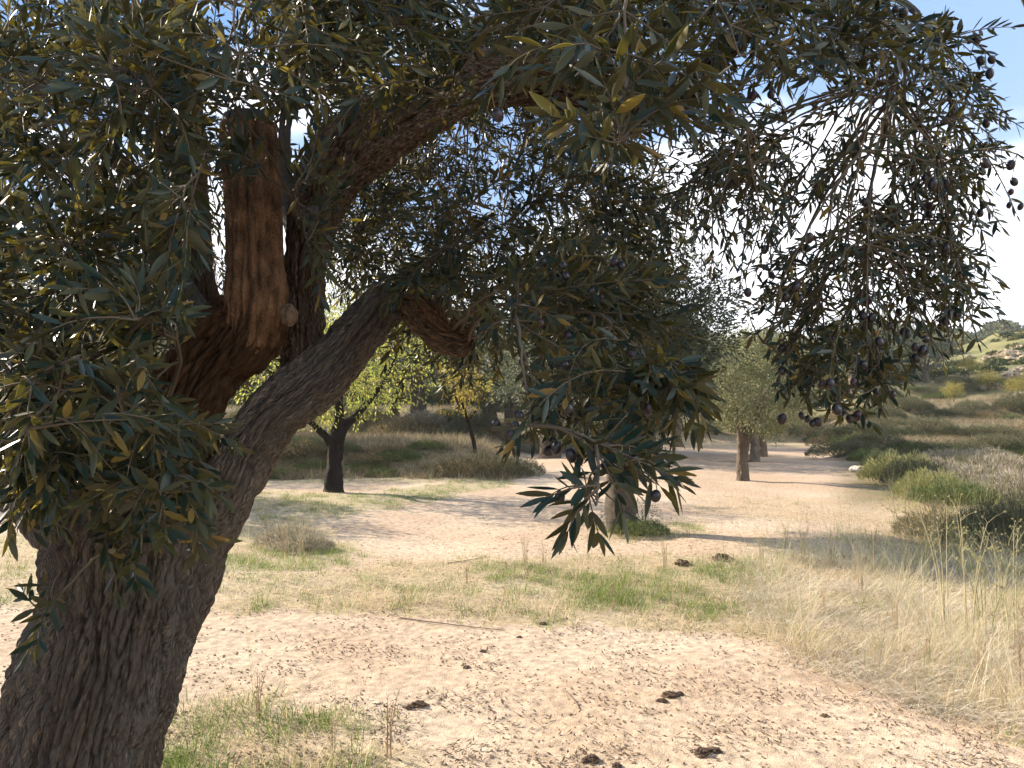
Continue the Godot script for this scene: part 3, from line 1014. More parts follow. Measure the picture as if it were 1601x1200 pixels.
# ------------------------------------------------------------------ low growth
func shrub(called: String, sd: int, pal: Array, count: int, length: float, spread: float, tall: float, width: float) -> Node3D:
	rng.seed = sd
	var t := thing(called, "-", "shrub")
	t.set_meta("kindname", called)
	var b := Blades.new()
	var st := Stems.new()
	var lob := noise(FastNoiseLite.TYPE_SIMPLEX_SMOOTH, 1.3, sd, 2)
	for i in count:
		var a := rr(0, TAU)
		var q := sqrt(rng.randf())
		var top := tall * sqrt(maxf(0.0, 1.0 - q * q * 0.92)) * (0.8 + 0.45 * lob.get_noise_2d(cos(a) * q * 2, sin(a) * q * 2))
		var p := Vector3(cos(a) * q * spread, top * pow(rng.randf(), 0.45) * 0.95, sin(a) * q * spread)
		var out := (Vector3(p.x / spread * 0.8, 0.9, p.z / spread * 0.8) + rv() * 0.55).normalized()
		var c: Color = pal[rng.randi() % pal.size()]
		var tn := rr(0.75, 1.25)
		b.leaf(p, out, out.cross(rv()).normalized(), length * rr(0.6, 1.3), width * rr(0.8, 1.3), Color(c.r * tn, c.g * tn, c.b * tn))
	for i in 26:
		var a := rr(0, TAU)
		var q := rr(0.2, 0.9)
		var e := Vector3(cos(a) * q * spread, tall * 0.85 * sqrt(1.0 - q * q * 0.9), sin(a) * q * spread)
		st.add(bez(Vector3(cos(a) * 0.04, -0.05, sin(a) * 0.04), e * Vector3(0.4, 0.7, 0.4), e, 4), 0.009, 0.003, 4)
	obj("stems", st.mesh(), twig_mat, t, "stuff")
	obj("foliage", b.mesh(), shrub_mat, t, "stuff")
	return t

var shrub_mat: StandardMaterial3D

func place(protos: Array, i: int, at: Vector3, s: Vector3, label: String, grp := "") -> void:
	var p: Node3D = protos[i]
	if p.get_meta("label") == "-":
		p.position = at
		p.scale = s
		p.rotation.y = rr(0, TAU)
		p.set_meta("label", label)
		if grp:
			p.set_meta("group", grp)
	else:
		copy(p, at, rr(0, TAU), s, label, grp)

func row_label(proto: int, f: float, s: float, where: String, near_end: String, far_end: String) -> String:
	var look: String = ["yellow-green", "dark green", "ashen", "brown", "fresh green"][proto]
	var size: String = "large" if s > 1.25 else ("middling" if s > 0.98 else "small")
	var part: String = near_end if f < 0.2 else (far_end if f > 0.8 else ("in the first half" if f < 0.5 else "in the second half"))
	return "%s %s shrub of %s, %s" % [size, look, where, part]

func shrubs() -> void:
	var fresh := [Color(0.25, 0.25, 0.10), Color(0.30, 0.28, 0.12), Color(0.19, 0.20, 0.09)]
	var dark := [Color(0.11, 0.115, 0.06), Color(0.16, 0.14, 0.08), Color(0.08, 0.09, 0.05)]
	var ashen := [Color(0.32, 0.28, 0.22), Color(0.40, 0.35, 0.28), Color(0.24, 0.20, 0.14), Color(0.20, 0.20, 0.11)]
	var brown := [Color(0.32, 0.24, 0.14), Color(0.24, 0.18, 0.10), Color(0.15, 0.14, 0.07)]
	var protos := [
		shrub("green_shrub", 201, fresh, 4200, 0.10, 0.62, 0.62, 0.012),
		shrub("dark_shrub", 202, dark, 5200, 0.07, 0.75, 0.80, 0.012),
		shrub("grey_shrub", 203, ashen, 3600, 0.12, 0.70, 0.55, 0.010),
		shrub("brown_shrub", 204, brown, 3200, 0.12, 0.80, 0.65, 0.012),
		shrub("green_shrub", 205, [Color(0.11, 0.14, 0.05), Color(0.15, 0.17, 0.06), Color(0.09, 0.11, 0.05)], 4200, 0.09, 0.70, 0.5, 0.012),
	]
	rng.seed = 77
	# along the track's right edge
	var edge := [[1318, 704, 0, 1.0, 0.8, "small green cushion shrub where the terraces meet the track"], [1345, 714, 0, 1.1, 1.0, "green cushion shrub behind the pale stone on the track edge"], [1362, 722, 4, 1.1, 1.0, "green shrub beside the pale stone"],
		[1385, 732, 0, 1.1, 1.0, "rounded yellow-green shrub at the end of the pruned olive's shadow"], [1408, 752, 0, 1.5, 1.35, "largest rounded yellow-green shrub on the track edge"], [1432, 758, 1, 1.0, 1.0, "dark shaded shrub against the largest yellow-green shrub"], [1462, 752, 2, 1.3, 1.2, "ashen shrub right of the largest yellow-green shrub"],
		[1455, 782, 0, 1.0, 1.0, "yellow-green shrub among tall stalks, nearest the track"], [1490, 792, 4, 1.0, 1.0, "greener shrub behind the tall stalks at right"], [1530, 775, 2, 1.4, 1.2, "dry ashen shrub above the straw at right"], [1560, 745, 2, 1.5, 1.3, "ashen feathery shrub near the right edge"],
		[1590, 862, 1, 0.8, 0.95, "tall dark shrub at the right edge above the straw"], [1550, 862, 1, 0.7, 0.8, "low dark shrub in the shade by the tall dark one"], [1640, 850, 1, 0.9, 1.0, "dark shrub cut by the right edge"], [1510, 742, 1, 1.0, 0.9, "dark low shrub in the ashen scrub"], [1600, 790, 2, 1.3, 1.2, "pale ashen shrub at the right edge"], [1480, 728, 2, 1.3, 1.0, "ashen shrub under the first terrace"], [1540, 724, 2, 1.4, 1.0, "ashen shrub under the first terrace near the right edge"],
		[1475, 845, 3, 0.7, 0.7, "brown dry shrub in the middle olive's shade"]]
	for e in edge:
		place(protos, e[2], G(e[0], e[1]), Vector3(e[3], e[4], e[3]), e[5])
	# rows on the terraces at right
	var rows := [[28.3, 1310, 1900, 22, "the lowest right terrace", "shrubs of the lowest right terrace"], [34.8, 1300, 1800, 24, "the second right terrace", "shrubs of the second right terrace"], [43.5, 1290, 1780, 24, "the third right terrace", "shrubs of the third right terrace"], [54.5, 1280, 1750, 22, "the topmost right terrace", "shrubs of the topmost right terrace"]]
	for rw in rows:
		for i in int(rw[3]):
			var d: float = rw[0] + rr(-0.5, 1.3)
			var px: float = lerpf(rw[1], rw[2], (i + rr(-0.3, 0.3)) / rw[3])
			var x := (px - 800.5) / F * d
			var s := rr(0.9, 1.5) * (1.0 + (d - 28.0) * 0.008)
			var kind: int = [1, 1, 3, 1, 4][rng.randi() % 5]
			place(protos, kind, Vector3(x, H(x, -d) - 0.05, -d), Vector3(s * 1.2, s * rr(0.5, 0.9), s), row_label(kind, i / float(rw[3]), s / 1.1, rw[4], "nearest the track", "at the right end"), rw[5])
	# the bank behind the almond, at left
	for i in 46:
		var d := 21.0 + rr(-0.4, 1.0)
		var px := lerpf(-120, 830, (i + rr(-0.3, 0.3)) / 46.0)
		var x := (px - 800.5) / F * d
		var s := rr(0.7, 1.15)
		var kind: int = [1, 3, 2, 4, 3][rng.randi() % 5]
		place(protos, kind, Vector3(x, H(x, -d) - 0.05, -d), Vector3(s * 1.2, s * rr(0.45, 0.85), s), row_label(kind, i / 46.0, s * 1.15, "the bank behind the almond", "at the far left", "by the yellow sapling"), "bushes on the left bank")
	for i in 26:
		var d := 33.5 + rr(-0.6, 1.6)
		var px := lerpf(340, 1000, (i + rr(-0.3, 0.3)) / 26.0)
		var x := (px - 800.5) / F * d
		var s := rr(0.8, 1.4)
		var kind: int = [1, 3, 2][rng.randi() % 3]
		place(protos, kind, Vector3(x, H(x, -d) - 0.05, -d), Vector3(s * 1.2, s, s), row_label(kind, i / 26.0, s, "the second bank beyond the almond", "left of it", "behind the middle olive"), "bushes on the far left bank")
	for i in 14:
		var d := 45.0 + rr(-0.5, 2.5)
		var px := lerpf(860, 1300, (i + rr(-0.3, 0.3)) / 14.0)
		var x := (px - 800.5) / F * d
		var s := rr(1.0, 1.6)
		var kind: int = [1, 1, 4][rng.randi() % 3]
		place(protos, kind, Vector3(x, H(x, -d) - 0.05, -d), Vector3(s * 1.2, s, s), row_label(kind, i / 14.0, s * 0.85, "the bank closing the track", "at its left end", "at its right end"), "bushes at the end of the track")
	# green clumps at the almond's foot
	for e in [[430, 745, 4, 0.9, 0.6, "green tussock left of the almond trunk"], [470, 738, 4, 1.0, 0.8, "green bushy tussock nearest the almond trunk"], [570, 742, 4, 1.0, 0.6, "low green bush right behind the almond trunk"], [600, 745, 4, 0.8, 0.5, "low green bush right of the almond trunk"], [690, 742, 4, 0.9, 0.6, "low green bush left of the yellow sapling"], [450, 850, 2, 0.55, 0.55, "pale dry bushy clump on the sand right of the big trunk"], [480, 858, 2, 0.45, 0.4, "smaller dry clump beside the green patch"], [1000, 838, 4, 0.55, 0.5, "small green clump at the middle olive's foot"]]:
		place(protos, e[2], G(e[0], e[1]), Vector3(e[3], e[4], e[3]), e[5])

func swath(sd: int, n: int, pal: Array) -> ArrayMesh:
	# stems laid over one way by wind and feet, with a few against them
	rng.seed = sd
	var b := Blades.new()
	for i in n:
		var a := rr(-0.75, 0.75) + (PI if rng.randf() < 0.3 else 0.0)
		var out := Vector3(cos(a), 0, sin(a))
		var c: Color = pal[rng.randi() % pal.size()]
		var t := rr(0.75, 1.2)
		var p := Vector3(rr(-0.2, 0.2), -0.01, rr(-0.2, 0.2))
		var l := rr(0.14, 0.48)
		b.blade(p, out * rr(0.35, 1.0) + Vector3.UP * rr(0.1, 0.75), (out * 0.8 + Vector3.DOWN * rr(0.5, 1.3)) * 0.9, l, rr(0.002, 0.0042), Color(c.r * t, c.g * t, c.b * t), 4)
	return b.mesh()

func tuft(sd: int, n: int, h0: float, h1: float, bend: float, lay: float, width: float, pal: Array, spread: float) -> ArrayMesh:
	rng.seed = sd
	var b := Blades.new()
	for i in n:
		var a := rr(0, TAU)
		var out := Vector3(cos(a), 0, sin(a))
		var p := out * spread * sqrt(rng.randf())
		p.y = -0.01
		var c: Color = pal[rng.randi() % pal.size()]
		var t := rr(0.8, 1.2)
		var dir := (Vector3.UP * (1.0 - lay) + out * rr(0.1, 0.5 + lay) + rv() * 0.25)
		dir.y = maxf(dir.y, 0.08)
		b.blade(p, dir, out * rr(0.2, 1.0) * bend + Vector3.DOWN * bend * rr(0.0, 0.7), rr(h0, h1), width, Color(c.r * t, c.g * t, c.b * t), 3)
	return b.mesh()

func scatter(n: int, d0: float, d1: float, px0: float, px1: float, want: Callable, s0: float, s1: float, power := 1.0, swing := PI) -> Array:
	var out := []
	for i in n:
		var d := d0 * pow(d1 / d0, pow(rng.randf(), power))
		var x := (rr(px0, px1) - 800.5) / F * d
		if rng.randf() > want.call(x, -d):
			continue
		var s := rr(s0, s1)
		out.append(Transform3D(Basis(Vector3.UP, rr(-swing, swing)).scaled(Vector3(s, s * rr(0.7, 1.2), s)), Vector3(x, H(x, -d), -d)))
	return out

func grasses() -> void:
	var gm := vmat(0.75, 0.3, 0.7)
	var straw := [Color(0.58, 0.48, 0.31), Color(0.50, 0.39, 0.24), Color(0.64, 0.56, 0.41), Color(0.36, 0.26, 0.15), Color(0.44, 0.39, 0.24)]
	var green := [Color(0.15, 0.21, 0.045), Color(0.20, 0.26, 0.06), Color(0.11, 0.16, 0.04), Color(0.26, 0.26, 0.09)]
	var pale := [Color(0.30, 0.32, 0.15), Color(0.38, 0.34, 0.18), Color(0.22, 0.26, 0.10)]
	var green_at := func(x, z): return pow(cover(x, z).x, 1.3) * clampf(0.62 + 1.6 * n_mid.get_noise_2d(x * 3.0, z * 3.0), 0.05, 1.0)
	var dry_at := func(x, z): return cover(x, z).y * clampf(0.62 + 1.5 * n_mid.get_noise_2d(x * 2.3 + 30, z * 2.3), 0.05, 1.0)
	var straw_at := func(x, z): return (1.0 if inside("right_straw", x, z) else 0.0) * clampf(0.62 + 2.2 * n_mid.get_noise_2d(x * 2.2, z * 2.2), 0.05, 1.0)
	var scrub_at := func(x, z): return (0.5 if inside("right_scrub", x, z) else ((0.5 if z < -7.2 else 0.09) if inside("right_straw", x, z) else (0.10 * cover(x, z).y)))
	var t1 := tuft(301, 22, 0.03, 0.09, 0.7, 0.15, 0.004, green, 0.07)
	var t2 := tuft(302, 18, 0.05, 0.17, 0.9, 0.35, 0.0026, straw, 0.10)
	var t3 := swath(303, 30, [Color(0.60, 0.51, 0.37), Color(0.50, 0.40, 0.27), Color(0.68, 0.62, 0.52), Color(0.36, 0.27, 0.17), Color(0.56, 0.50, 0.40)])
	var t4 := tuft(304, 9, 0.35, 0.75, 0.25, 0.0, 0.003, pale, 0.07)
	var t5 := tuft(305, 16, 0.05, 0.16, 0.2, 0.98, 0.0024, straw, 0.16)
	rng.seed = 400
	multi("green_grass", t1, gm, scatter(34000, 3.2, 24.0, -80, 1680, green_at, 0.8, 1.6), self, "short green grass growing in patches on the sand")
	multi("dry_grass", t2, gm, scatter(26000, 3.2, 34.0, -80, 1720, dry_at, 0.7, 1.5), self, "short dry grass over the orchard floor")
	multi("matted_straw", t3, gm, scatter(9000, 3.2, 9.5, 1050, 2000, straw_at, 0.45, 1.2, 1.0, 1.25), self, "long bent straw matted on the right")
	multi("tall_grass", t4, gm, scatter(5000, 4.0, 30.0, -50, 1720, scrub_at, 0.6, 1.2), self, "thin upright pale grass standing in the scrub")
	var bank := [Color(0.29, 0.22, 0.14), Color(0.22, 0.16, 0.10), Color(0.36, 0.30, 0.21), Color(0.15, 0.14, 0.075), Color(0.12, 0.095, 0.06)]
	var t6 := tuft(306, 34, 0.14, 0.46, 0.7, 0.25, 0.012, bank, 0.30)
	var bank_at := func(x, z): return (1.0 if ((x / -z > 0.43 and z < -27.0) or (x / -z < 0.0 and z < -19.5)) else (0.55 if x / -z > 0.50 else (0.8 if z < -44.0 else 0.0)))
	multi("terrace_grass", t6, gm, scatter(15000, 15.0, 66.0, -80, 1720, bank_at, 0.5, 1.15), self, "brown dry grass covering the banks and terraces")
	var t7 := tuft(307, 15, 0.25, 0.62, 0.6, 0.25, 0.0032, [Color(0.58, 0.49, 0.33), Color(0.48, 0.40, 0.26), Color(0.40, 0.36, 0.20), Color(0.64, 0.57, 0.43)], 0.10)
	var tall_at := func(x, z): return (0.5 if inside("right_straw", x, z) else 0.0) * clampf(-0.1 + 2.4 * n_mid.get_noise_2d(x * 3.0 + 5, z * 3.0) + 0.22 * (x - 2.2), 0.0, 1.0)
	multi("tangled_straw", t7, gm, scatter(2600, 3.6, 9.3, 1200, 1900, tall_at, 0.6, 1.2), self, "tall tangled dry grass standing along the right edge")
	var loose := func(x, z): return 0.16 + 0.6 * cover(x, z).y
	multi("straw_litter", t5, gm, scatter(14000, 3.0, 14.0, -100, 1700, loose, 0.5, 1.3), self, "loose straw lying on the sand")

func weed(called: String, sd: int, stems: int, tall: float, c: Color, heads: bool) -> Node3D:
	rng.seed = sd
	var t := thing(called, "-", "plant")
	t.set_meta("kindname", called)
	var b := Blades.new()
	for i in stems:
		var st := Stems.new()
		var a := rr(0, TAU)
		var lean := Vector3(cos(a), 0, sin(a)) * rr(0.05, 0.3) * tall
		var h := tall * rr(0.6, 1.0)
		var path := bez(Vector3(cos(a), 0, sin(a)) * 0.03 + Vector3.DOWN * 0.03, Vector3(lean.x * 0.2, h * 0.6, lean.z * 0.2), Vector3(lean.x, h, lean.z), 8)
		st.add(path, 0.0045, 0.0018, 5, c)
		for k in range(2, 9):
			for q in (2 if k > 4 else 1):
				var dir := (rv() * Vector3(1, 0.2, 1) + Vector3.UP * 0.8).normalized()
				var e := path[k] + dir * rr(0.04, 0.13) * tall
				st.add(PackedVector3Array([path[k], path[k].lerp(e, 0.5) + Vector3.UP * 0.01, e]), 0.0014, 0.0008, 3, c)
				if heads and k > 4:
					for z in 7:
						b.leaf(e, (dir + rv() * 0.9).normalized(), rv().normalized(), 0.018, 0.006, Color(0.30, 0.28, 0.13))
				elif rng.randf() < 0.6:
					for z in 3:
						b.leaf(path[k].lerp(e, 0.6), (dir + rv()).normalized(), rv().normalized(), 0.05, 0.003, c)
		obj("stem", st.mesh(), shrub_mat, t)
	if b.v.size():
		obj("seed_heads" if heads else "dry_leaves", b.mesh(), shrub_mat, t, "stuff")
	return t

func weeds() -> void:
	var protos := [weed("fennel_stalk", 501, 4, 0.95, Color(0.38, 0.34, 0.21), true), weed("fennel_stalk", 502, 5, 0.75, Color(0.27, 0.26, 0.14), true), weed("dry_weed", 503, 5, 0.55, Color(0.40, 0.32, 0.20), false), weed("dry_weed", 504, 3, 0.45, Color(0.30, 0.20, 0.13), false)]
	rng.seed = 55
	var list := [[1418, 905, 0, 1.0, "tall pale stalk standing alone where the straw begins"], [1445, 915, 1, 1.0, "branched green-tinged stalk in front of the shaded scrub"], [1480, 985, 0, 1.0, "tall thin stalk rising from the straw beside the shade"], [1515, 1005, 0, 1.05, "tallest pale fennel stalk on the straw"], [1540, 1000, 1, 1.1, "bushy yellow-green fennel among the tall stalks"], [1585, 1020, 0, 0.9, "pale fennel stalk next to the right edge"], [1560, 960, 1, 1.0, "green fennel in front of the tall dark shrub"], [1500, 900, 1, 0.9, "slender fennel in front of the shade"], [1365, 895, 2, 0.9, "thin dry stalks at the left end of the shaded scrub"],
		[1590, 1090, 3, 1.1, "brown bare weed at the right edge of the straw"], [1625, 1060, 3, 1.2, "brown weed cut by the right edge"], [1255, 880, 2, 0.8, "thin upright dry stalks on the track's near edge"], [1190, 890, 2, 0.7, "two faint stalks left of the straw"], [1300, 885, 2, 0.8, "fine dry stalks in front of the tree shadow"],
		[822, 890, 2, 0.75, "thin dry stalks standing in the grass strip under the hanging spray"], [850, 888, 2, 0.6, "short dry stalks next to those under the hanging spray"], [1040, 890, 2, 0.7, "pale dry stalks right of the hanging spray"], [960, 945, 3, 0.6, "single brown stalk in front of the green strip"], [728, 910, 3, 0.6, "crooked brown stalk left of the grass strip middle"], [445, 865, 2, 0.9, "feathery dry weed right of the big trunk"], [470, 868, 2, 0.75, "dry weed by the green patch"], [415, 820, 2, 0.7, "dry weed close to the big trunk"],
		[400, 1120, 3, 0.7, "brown thin weed at the near left sand"], [605, 1190, 3, 0.8, "thin weed at the bottom edge"], [520, 1180, 2, 0.4, "dry weed in the near green tuft"], [1230, 860, 2, 0.6, "dry stalks in front of the middle olive's shadow"], [1460, 870, 0, 0.8, "pale stalk in front of the brown dry shrub"], [1345, 930, 2, 0.8, "dry weed rising from the matted straw, left of the tall stalks"], [1400, 985, 2, 0.6, "short dry weed low in the matted straw"], [1290, 960, 3, 0.5, "small brown weed at the straw's left part"], [1530, 1070, 2, 0.7, "dry weed near the right edge among flattened straw"], [1450, 1040, 3, 0.6, "brown weed low in the straw below the tall stalks"], [1570, 1120, 2, 0.6, "dry weed at the straw's lower right corner"]]
	for e in list:
		place(protos, e[2], G(e[0], e[1]), Vector3.ONE * e[3], e[4])

func lump_mesh(sd: int, rough: float, ca: Color, cb: Color, rings := 18) -> ArrayMesh:
	var nz := noise(FastNoiseLite.TYPE_SIMPLEX_SMOOTH, 1.1, sd, 4)
	var nb := noise(FastNoiseLite.TYPE_CELLULAR, 1.4, sd + 1, 2)
	var v := PackedVector3Array()
	var col := PackedColorArray()
	var idx := PackedInt32Array()
	var seg := rings * 2
	for j in rings + 1:
		for i in seg + 1:
			var th := PI * j / rings
			var ph := TAU * (i % seg) / seg
			var d := Vector3(sin(th) * cos(ph), cos(th), sin(th) * sin(ph))
			var r := 1.0 + rough * (nz.get_noise_3dv(d) + 0.7 * nb.get_noise_3dv(d * 1.3))
			v.append(d * r)
			col.append(ca.lerp(cb, clampf(0.5 + nz.get_noise_3dv(d * 2.5), 0, 1)))
	for j in rings:
		for i in seg:
			var o := j * (seg + 1) + i
			idx.append_array(PackedInt32Array([o, o + 1, o + seg + 1, o + 1, o + seg + 2, o + seg + 1]))
	return arrays_mesh(v, idx, col)

func small_things() -> void:
	var vm := vmat(0.95, 0.2)
	var clods := [lump_mesh(601, 0.55, Color(0.085, 0.06, 0.045), Color(0.045, 0.032, 0.025)), lump_mesh(607, 0.6, Color(0.11, 0.075, 0.05), Color(0.06, 0.042, 0.03))]
	rng.seed = 606
	var list := [[1047, 1088, 0.050, "dark crumbled clod on the sand right of the middle"], [1035, 1096, 0.032, "small clod leaning on the dark crumbled one"], [1062, 1086, 0.030, "small clod right of the dark crumbled one"], [655, 1104, 0.050, "flat brown clod in the middle of the near sand"], [640, 1108, 0.03, "little clod left of the flat brown one"], [924, 1186, 0.045, "dark clod at the bottom edge, left of two others"], [1100, 1180, 0.05, "broken brown clod at the bottom edge, right of the middle"], [1118, 1176, 0.034, "small clod touching the broken brown one"], [965, 1195, 0.03, "small dark clod half out of the bottom edge"], [755, 1016, 0.026, "small clod left on the near sand below the straw line"], [730, 1041, 0.028, "small brown clod above the flat one"], [1290, 1120, 0.024, "small clod near the straw's edge at right"], [850, 972, 0.035, "dark clod in the straw line"], [812, 995, 0.022, "tiny clod under the straw line"], [1066, 885, 0.10, "dark heap of soil at the grass strip's right end"], [1130, 880, 0.13, "heap of dead leaves and soil beside the strip"]]
	for e in list:
		var g := G(e[0], e[1])
		var t := obj(numbered("soil_clod"), clods[rng.randi() % 2], vm, self)
		var s: float = e[2]
		t.position = g + Vector3.UP * s * 0.08
		t.scale = Vector3(s * 1.1, s * 0.5, s * 0.85)
		t.rotation.y = rr(0, TAU)
		t.set_meta("label", e[3])
		t.set_meta("category", "clod")
		t.set_meta("group", "clods lying on the sand")
	# dry sticks
	var stm := mat(Color(0.15, 0.11, 0.075))
	for e in [[625, 968, 790, 984, "long thin stick lying along the straw line"], [700, 880, 760, 872, "thin stick lying on the middle sand"], [880, 1080, 905, 1110, "short pale stick on the near sand"]]:
		var a := G(e[0], e[1])
		var b := G(e[2], e[3])
		var mid := a.lerp(b, 0.5) + Vector3(0.03, 0.01, 0.05)
		var st := Stems.new()
		var path := bez(a + Vector3.UP * 0.008, mid, b + Vector3.UP * 0.008, 8)
		st.add(path, 0.006, 0.003, 6)
		var o := obj(numbered("dry_stick"), st.mesh(), stm, self)
		o.set_meta("label", e[4])
		o.set_meta("category", "stick")
	# the pale stone at the track edge
	var stone := obj("pale_stone", lump_mesh(611, 0.3, Color(0.5, 0.45, 0.36), Color(0.4, 0.34, 0.26)), vm, self)
	stone.position = G(1341, 737) + Vector3.UP * 0.05
	stone.scale = Vector3(0.28, 0.13, 0.2)
	stone.set_meta("label", "pale flat stone at the track edge below the cushion shrubs")
	stone.set_meta("category", "stone")
	# outcrops on the slope
	var rm := vmat(0.95, 0.2)
	rm.albedo_texture = speckle_texture(256, 0.75, 1.0, 61)
	rm.uv1_triplanar = true
	var rocks := [lump_mesh(621, 0.5, Color(0.36, 0.31, 0.24), Color(0.27, 0.21, 0.14), 20), lump_mesh(627, 0.6, Color(0.40, 0.35, 0.28), Color(0.30, 0.22, 0.14), 20)]
	rng.seed = 622
	var spots := [[1588, 560, 3.2, 0.9], [1596, 548, 2.0, 0.8], [1570, 552, 1.4, 0.5], [1548, 562, 1.6, 0.5], [1530, 578, 1.0, 0.4], [1578, 590, 1.6, 0.5], [1594, 582, 1.9, 0.6], [1560, 606, 1.3, 0.4], [1535, 608, 1.0, 0.35], [1492, 592, 1.2, 0.4], [1470, 577, 1.0, 0.4], [1600, 620, 1.2, 0.4], [1500, 570, 0.8, 0.35], [1630, 575, 2.5, 0.9], [1515, 560, 1.1, 0.5]]
	for i in spots.size():
		var e = spots[i]
		# follow the ray until it meets the slope
		var hit := Vector3.ZERO
		for k in 400:
			var p := P(e[0], e[1], 45.0 + k * 0.5)
			if H(p.x, p.z) > p.y:
				hit = p
				break
		if hit == Vector3.ZERO:
			continue
		var o := obj(numbered("rock_outcrop"), rocks[i % 2], rm, self)
		o.position = hit
		o.scale = Vector3(e[2], e[3] * 1.6, e[2] * 0.8) * 0.6
		o.rotation = Vector3(0, rr(0, TAU), rr(-0.15, 0.15))
		o.set_meta("label", "%s pale rock %s on the slope at right" % ["long" if e[2] > 1.7 else ("middling" if e[2] > 1.1 else "small"), ("high up" if e[1] < 563 else ("halfway up" if e[1] < 585 else "low down")) + (", by the right edge," if e[0] > 1575 else (", farthest left," if e[0] < 1520 else ""))])
		o.set_meta("category", "rock")
		o.set_meta("group", "rocks on the slope")
	# flecks of dead leaf and gravel on the sand
	var fl := Blades.new()
	rng.seed = 630
	for i in 5:
		var a := rr(0, TAU)
		fl.leaf(Vector3(rr(-0.05, 0.05), 0.004, rr(-0.05, 0.05)), Vector3(cos(a), rr(0.0, 0.4), sin(a)).normalized(), Vector3(-sin(a), rr(-0.4, 0.4), cos(a)).normalized(), rr(0.018, 0.042), rr(0.006, 0.011), [Color(0.09, 0.06, 0.04), Color(0.05, 0.035, 0.025), Color(0.18, 0.13, 0.08)][i % 3])
	var litter := func(x, z): return clampf(0.22 + 2.0 * n_mid.get_noise_2d(x * 4 + 70, z * 4) + 0.08 * x, 0.04, 1.0)
	multi("fallen_leaves", fl.mesh(), vm, scatter(8000, 3.0, 14.0, -60, 1660, litter, 0.6, 1.3), self, "small dead leaves strewn over the sand")
	var gravel := func(x, z): return 0.7 * clampf(0.3 + 2.2 * n_mid.get_noise_2d(x * 5, z * 5), 0.03, 1)
	multi("gravel", lump_mesh(640, 0.4, Color(0.30, 0.23, 0.16), Color(0.12, 0.085, 0.06), 5), vm, scatter(22000, 3.0, 12.0, -60, 1660, gravel, 0.003, 0.011), self, "small gravel and crumbs of soil on the sand")
	# scrub and woods on the far slopes
	var far := Blades.new()
	rng.seed = 650
	for i in 140:
		var d := rv()
		d.y = absf(d.y)
		d = d.normalized() * pow(rng.randf(), 0.3)
		far.leaf(d * Vector3(1, 0.9, 1), (d + rv() * 0.6).normalized(), rv().normalized(), 0.55, 0.28, Color(1, 1, 1) * rr(0.8, 1.2))
	var bm := vmat(0.8, 0.2, 0.3)
	var fx := []
	var tint := PackedColorArray()
	for i in 9000:
		var d := 62.0 * pow(430.0 / 62.0, rng.randf())
		var x := rr(-0.75, 0.78) * d
		var z := -d
		var right := x / d > 0.5 and d < 150.0
		if n_mid.get_noise_2d(x * 0.4, z * 0.4) - (0.15 if right else -0.35) < rr(-0.2, 0.2):
			continue
		var s := rr(0.25, 0.7) if right else rr(0.7, 1.7) * (1.0 + d / 300.0)
		fx.append(Transform3D(Basis(Vector3.UP, rr(0, TAU)).scaled(Vector3(s * 1.2, s, s * 1.2)), Vector3(x, H(x, z), z)))
		tint.append([Color(0.07, 0.085, 0.035), Color(0.10, 0.11, 0.045), Color(0.045, 0.06, 0.03), Color(0.13, 0.12, 0.05)][rng.randi() % 4])
	multi("hillside_scrub", far.mesh(), bm, fx, self, "dark scrub and woods covering the far hills", tint)

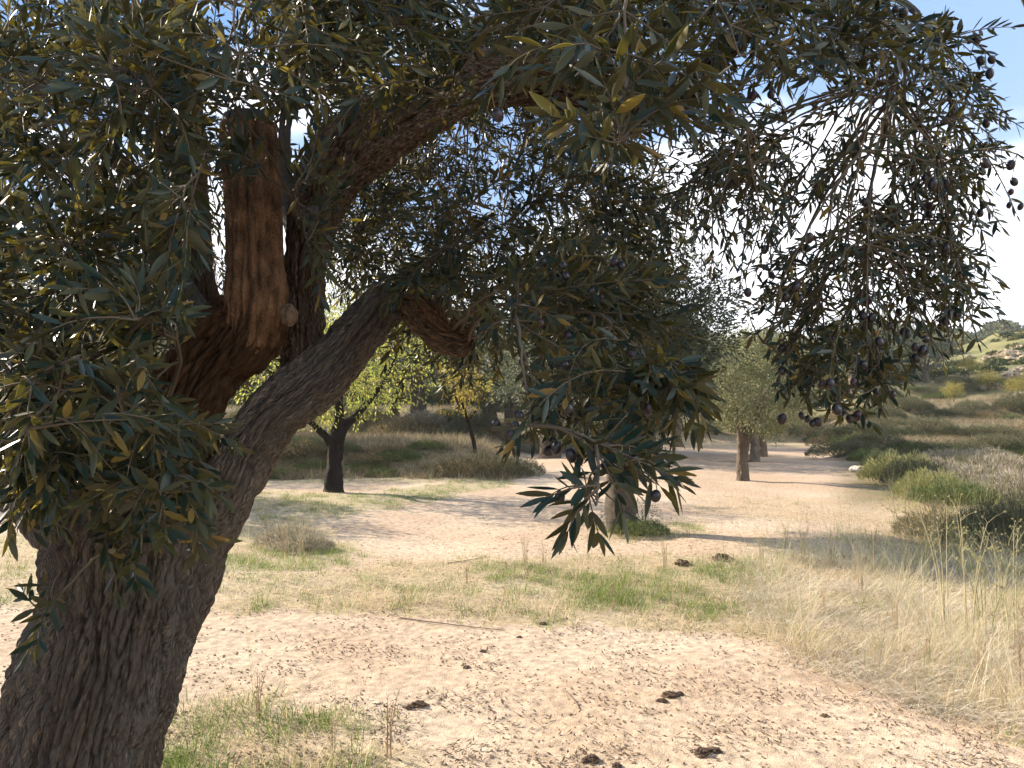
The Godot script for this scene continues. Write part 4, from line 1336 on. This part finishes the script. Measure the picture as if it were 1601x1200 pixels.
func _ready() -> void:
	# camera, sky, sun, exposure
	var cam := Camera3D.new()
	cam.name = "camera"
	cam.fov = rad_to_deg(2.0 * atan(600.0 / F))
	cam.near = 0.05
	cam.far = 2000.0
	cam.transform = Transform3D(cam_basis, EYE)
	add_child(cam, true)
	cam.current = true
	var env := Environment.new()
	env.background_mode = Environment.BG_SKY
	env.sky = make_sky()
	env.tonemap_mode = Environment.TONE_MAPPER_LINEAR
	env.tonemap_exposure = 3.7
	env.fog_enabled = true
	env.fog_density = 0.00025
	env.fog_light_color = Color(0.85, 0.9, 0.95)
	env.sdfgi_enabled = true
	env.ssao_enabled = true
	env.ssil_enabled = true
	var we := WorldEnvironment.new()
	we.name = "environment"
	we.environment = env
	add_child(we, true)
	var sun := DirectionalLight3D.new()
	sun.name = "sun"
	sun.light_energy = 1.5
	sun.light_color = Color(1.0, 0.94, 0.85)
	sun.light_angular_distance = 0.5
	sun.shadow_enabled = true
	sun.basis = Basis.looking_at(-sun_towards())
	add_child(sun, true)

	n_low = noise(FastNoiseLite.TYPE_SIMPLEX_SMOOTH, 0.5, 3, 3)
	n_mid = noise(FastNoiseLite.TYPE_SIMPLEX_SMOOTH, 0.35, 8, 4)
	n_fur = noise(FastNoiseLite.TYPE_SIMPLEX_SMOOTH, 34.0, 12, 2, FastNoiseLite.FRACTAL_RIDGED)
	n_fine = noise(FastNoiseLite.TYPE_SIMPLEX_SMOOTH, 75.0, 13, 2)
	n_lump = noise(FastNoiseLite.TYPE_SIMPLEX_SMOOTH, 3.2, 14, 2)
	poly("strip", [300, 905, 480, 900, 620, 882, 800, 872, 1000, 870, 1170, 868, 1200, 960, 1090, 985, 900, 975, 700, 975, 520, 955, 330, 960])
	poly("strip_green", [760, 885, 1050, 880, 1190, 890, 1190, 955, 1000, 950, 800, 935])
	poly("left_lawn", [370, 768, 560, 772, 760, 746, 810, 752, 640, 792, 540, 806, 420, 820, 370, 800])
	poly("left_patch", [350, 862, 540, 848, 575, 866, 500, 892, 340, 896])
	poly("left_dry", [360, 815, 500, 810, 540, 850, 350, 868])
	poly("right_straw", [1150, 880, 1260, 868, 1601, 872, 1750, 880, 1950, 1240, 1640, 1160, 1440, 1100, 1300, 1052, 1180, 990])
	poly("middle_straw", [1075, 772, 1385, 775, 1405, 830, 1250, 822, 1060, 802])
	poly("right_scrub", [1325, 712, 1610, 712, 1760, 740, 1800, 880, 1601, 880, 1340, 868, 1300, 840, 1400, 830, 1390, 770])
	poly("near_left", [210, 1140, 330, 1100, 430, 1088, 560, 1112, 640, 1190, 660, 1290, 190, 1290])
	poly("far_left", [-100, 825, 95, 835, 95, 950, -100, 965])
	poly("tree_foot", [930, 815, 1105, 818, 1110, 842, 1000, 850, 930, 845])

	bark_mat = vmat(0.92, 0.3)
	bark_mat.albedo_texture = streak_texture(512, 0.42, 1.0, 21)
	bark_mat.heightmap_enabled = true
	bark_mat.heightmap_texture = streak_texture(512, 0.0, 1.0, 25)
	bark_mat.heightmap_scale = 1.3
	bark_mat.uv1_scale = Vector3(3.0, 0.8, 1)
	smooth_bark = bark_mat.duplicate()
	smooth_bark.albedo_texture = speckle_texture(256, 0.6, 1.0, 71)
	smooth_bark.heightmap_scale = 0.35
	smooth_bark.uv1_scale = Vector3(2.0, 1.5, 1)
	twig_mat = mat(Color(0.085, 0.07, 0.052), 0.85, 0.3)
	shrub_mat = vmat(0.75, 0.3, 0.5)

	make_ground()
	old_tree()
	trees()
	shrubs()
	grasses()
	weeds()
	small_things()
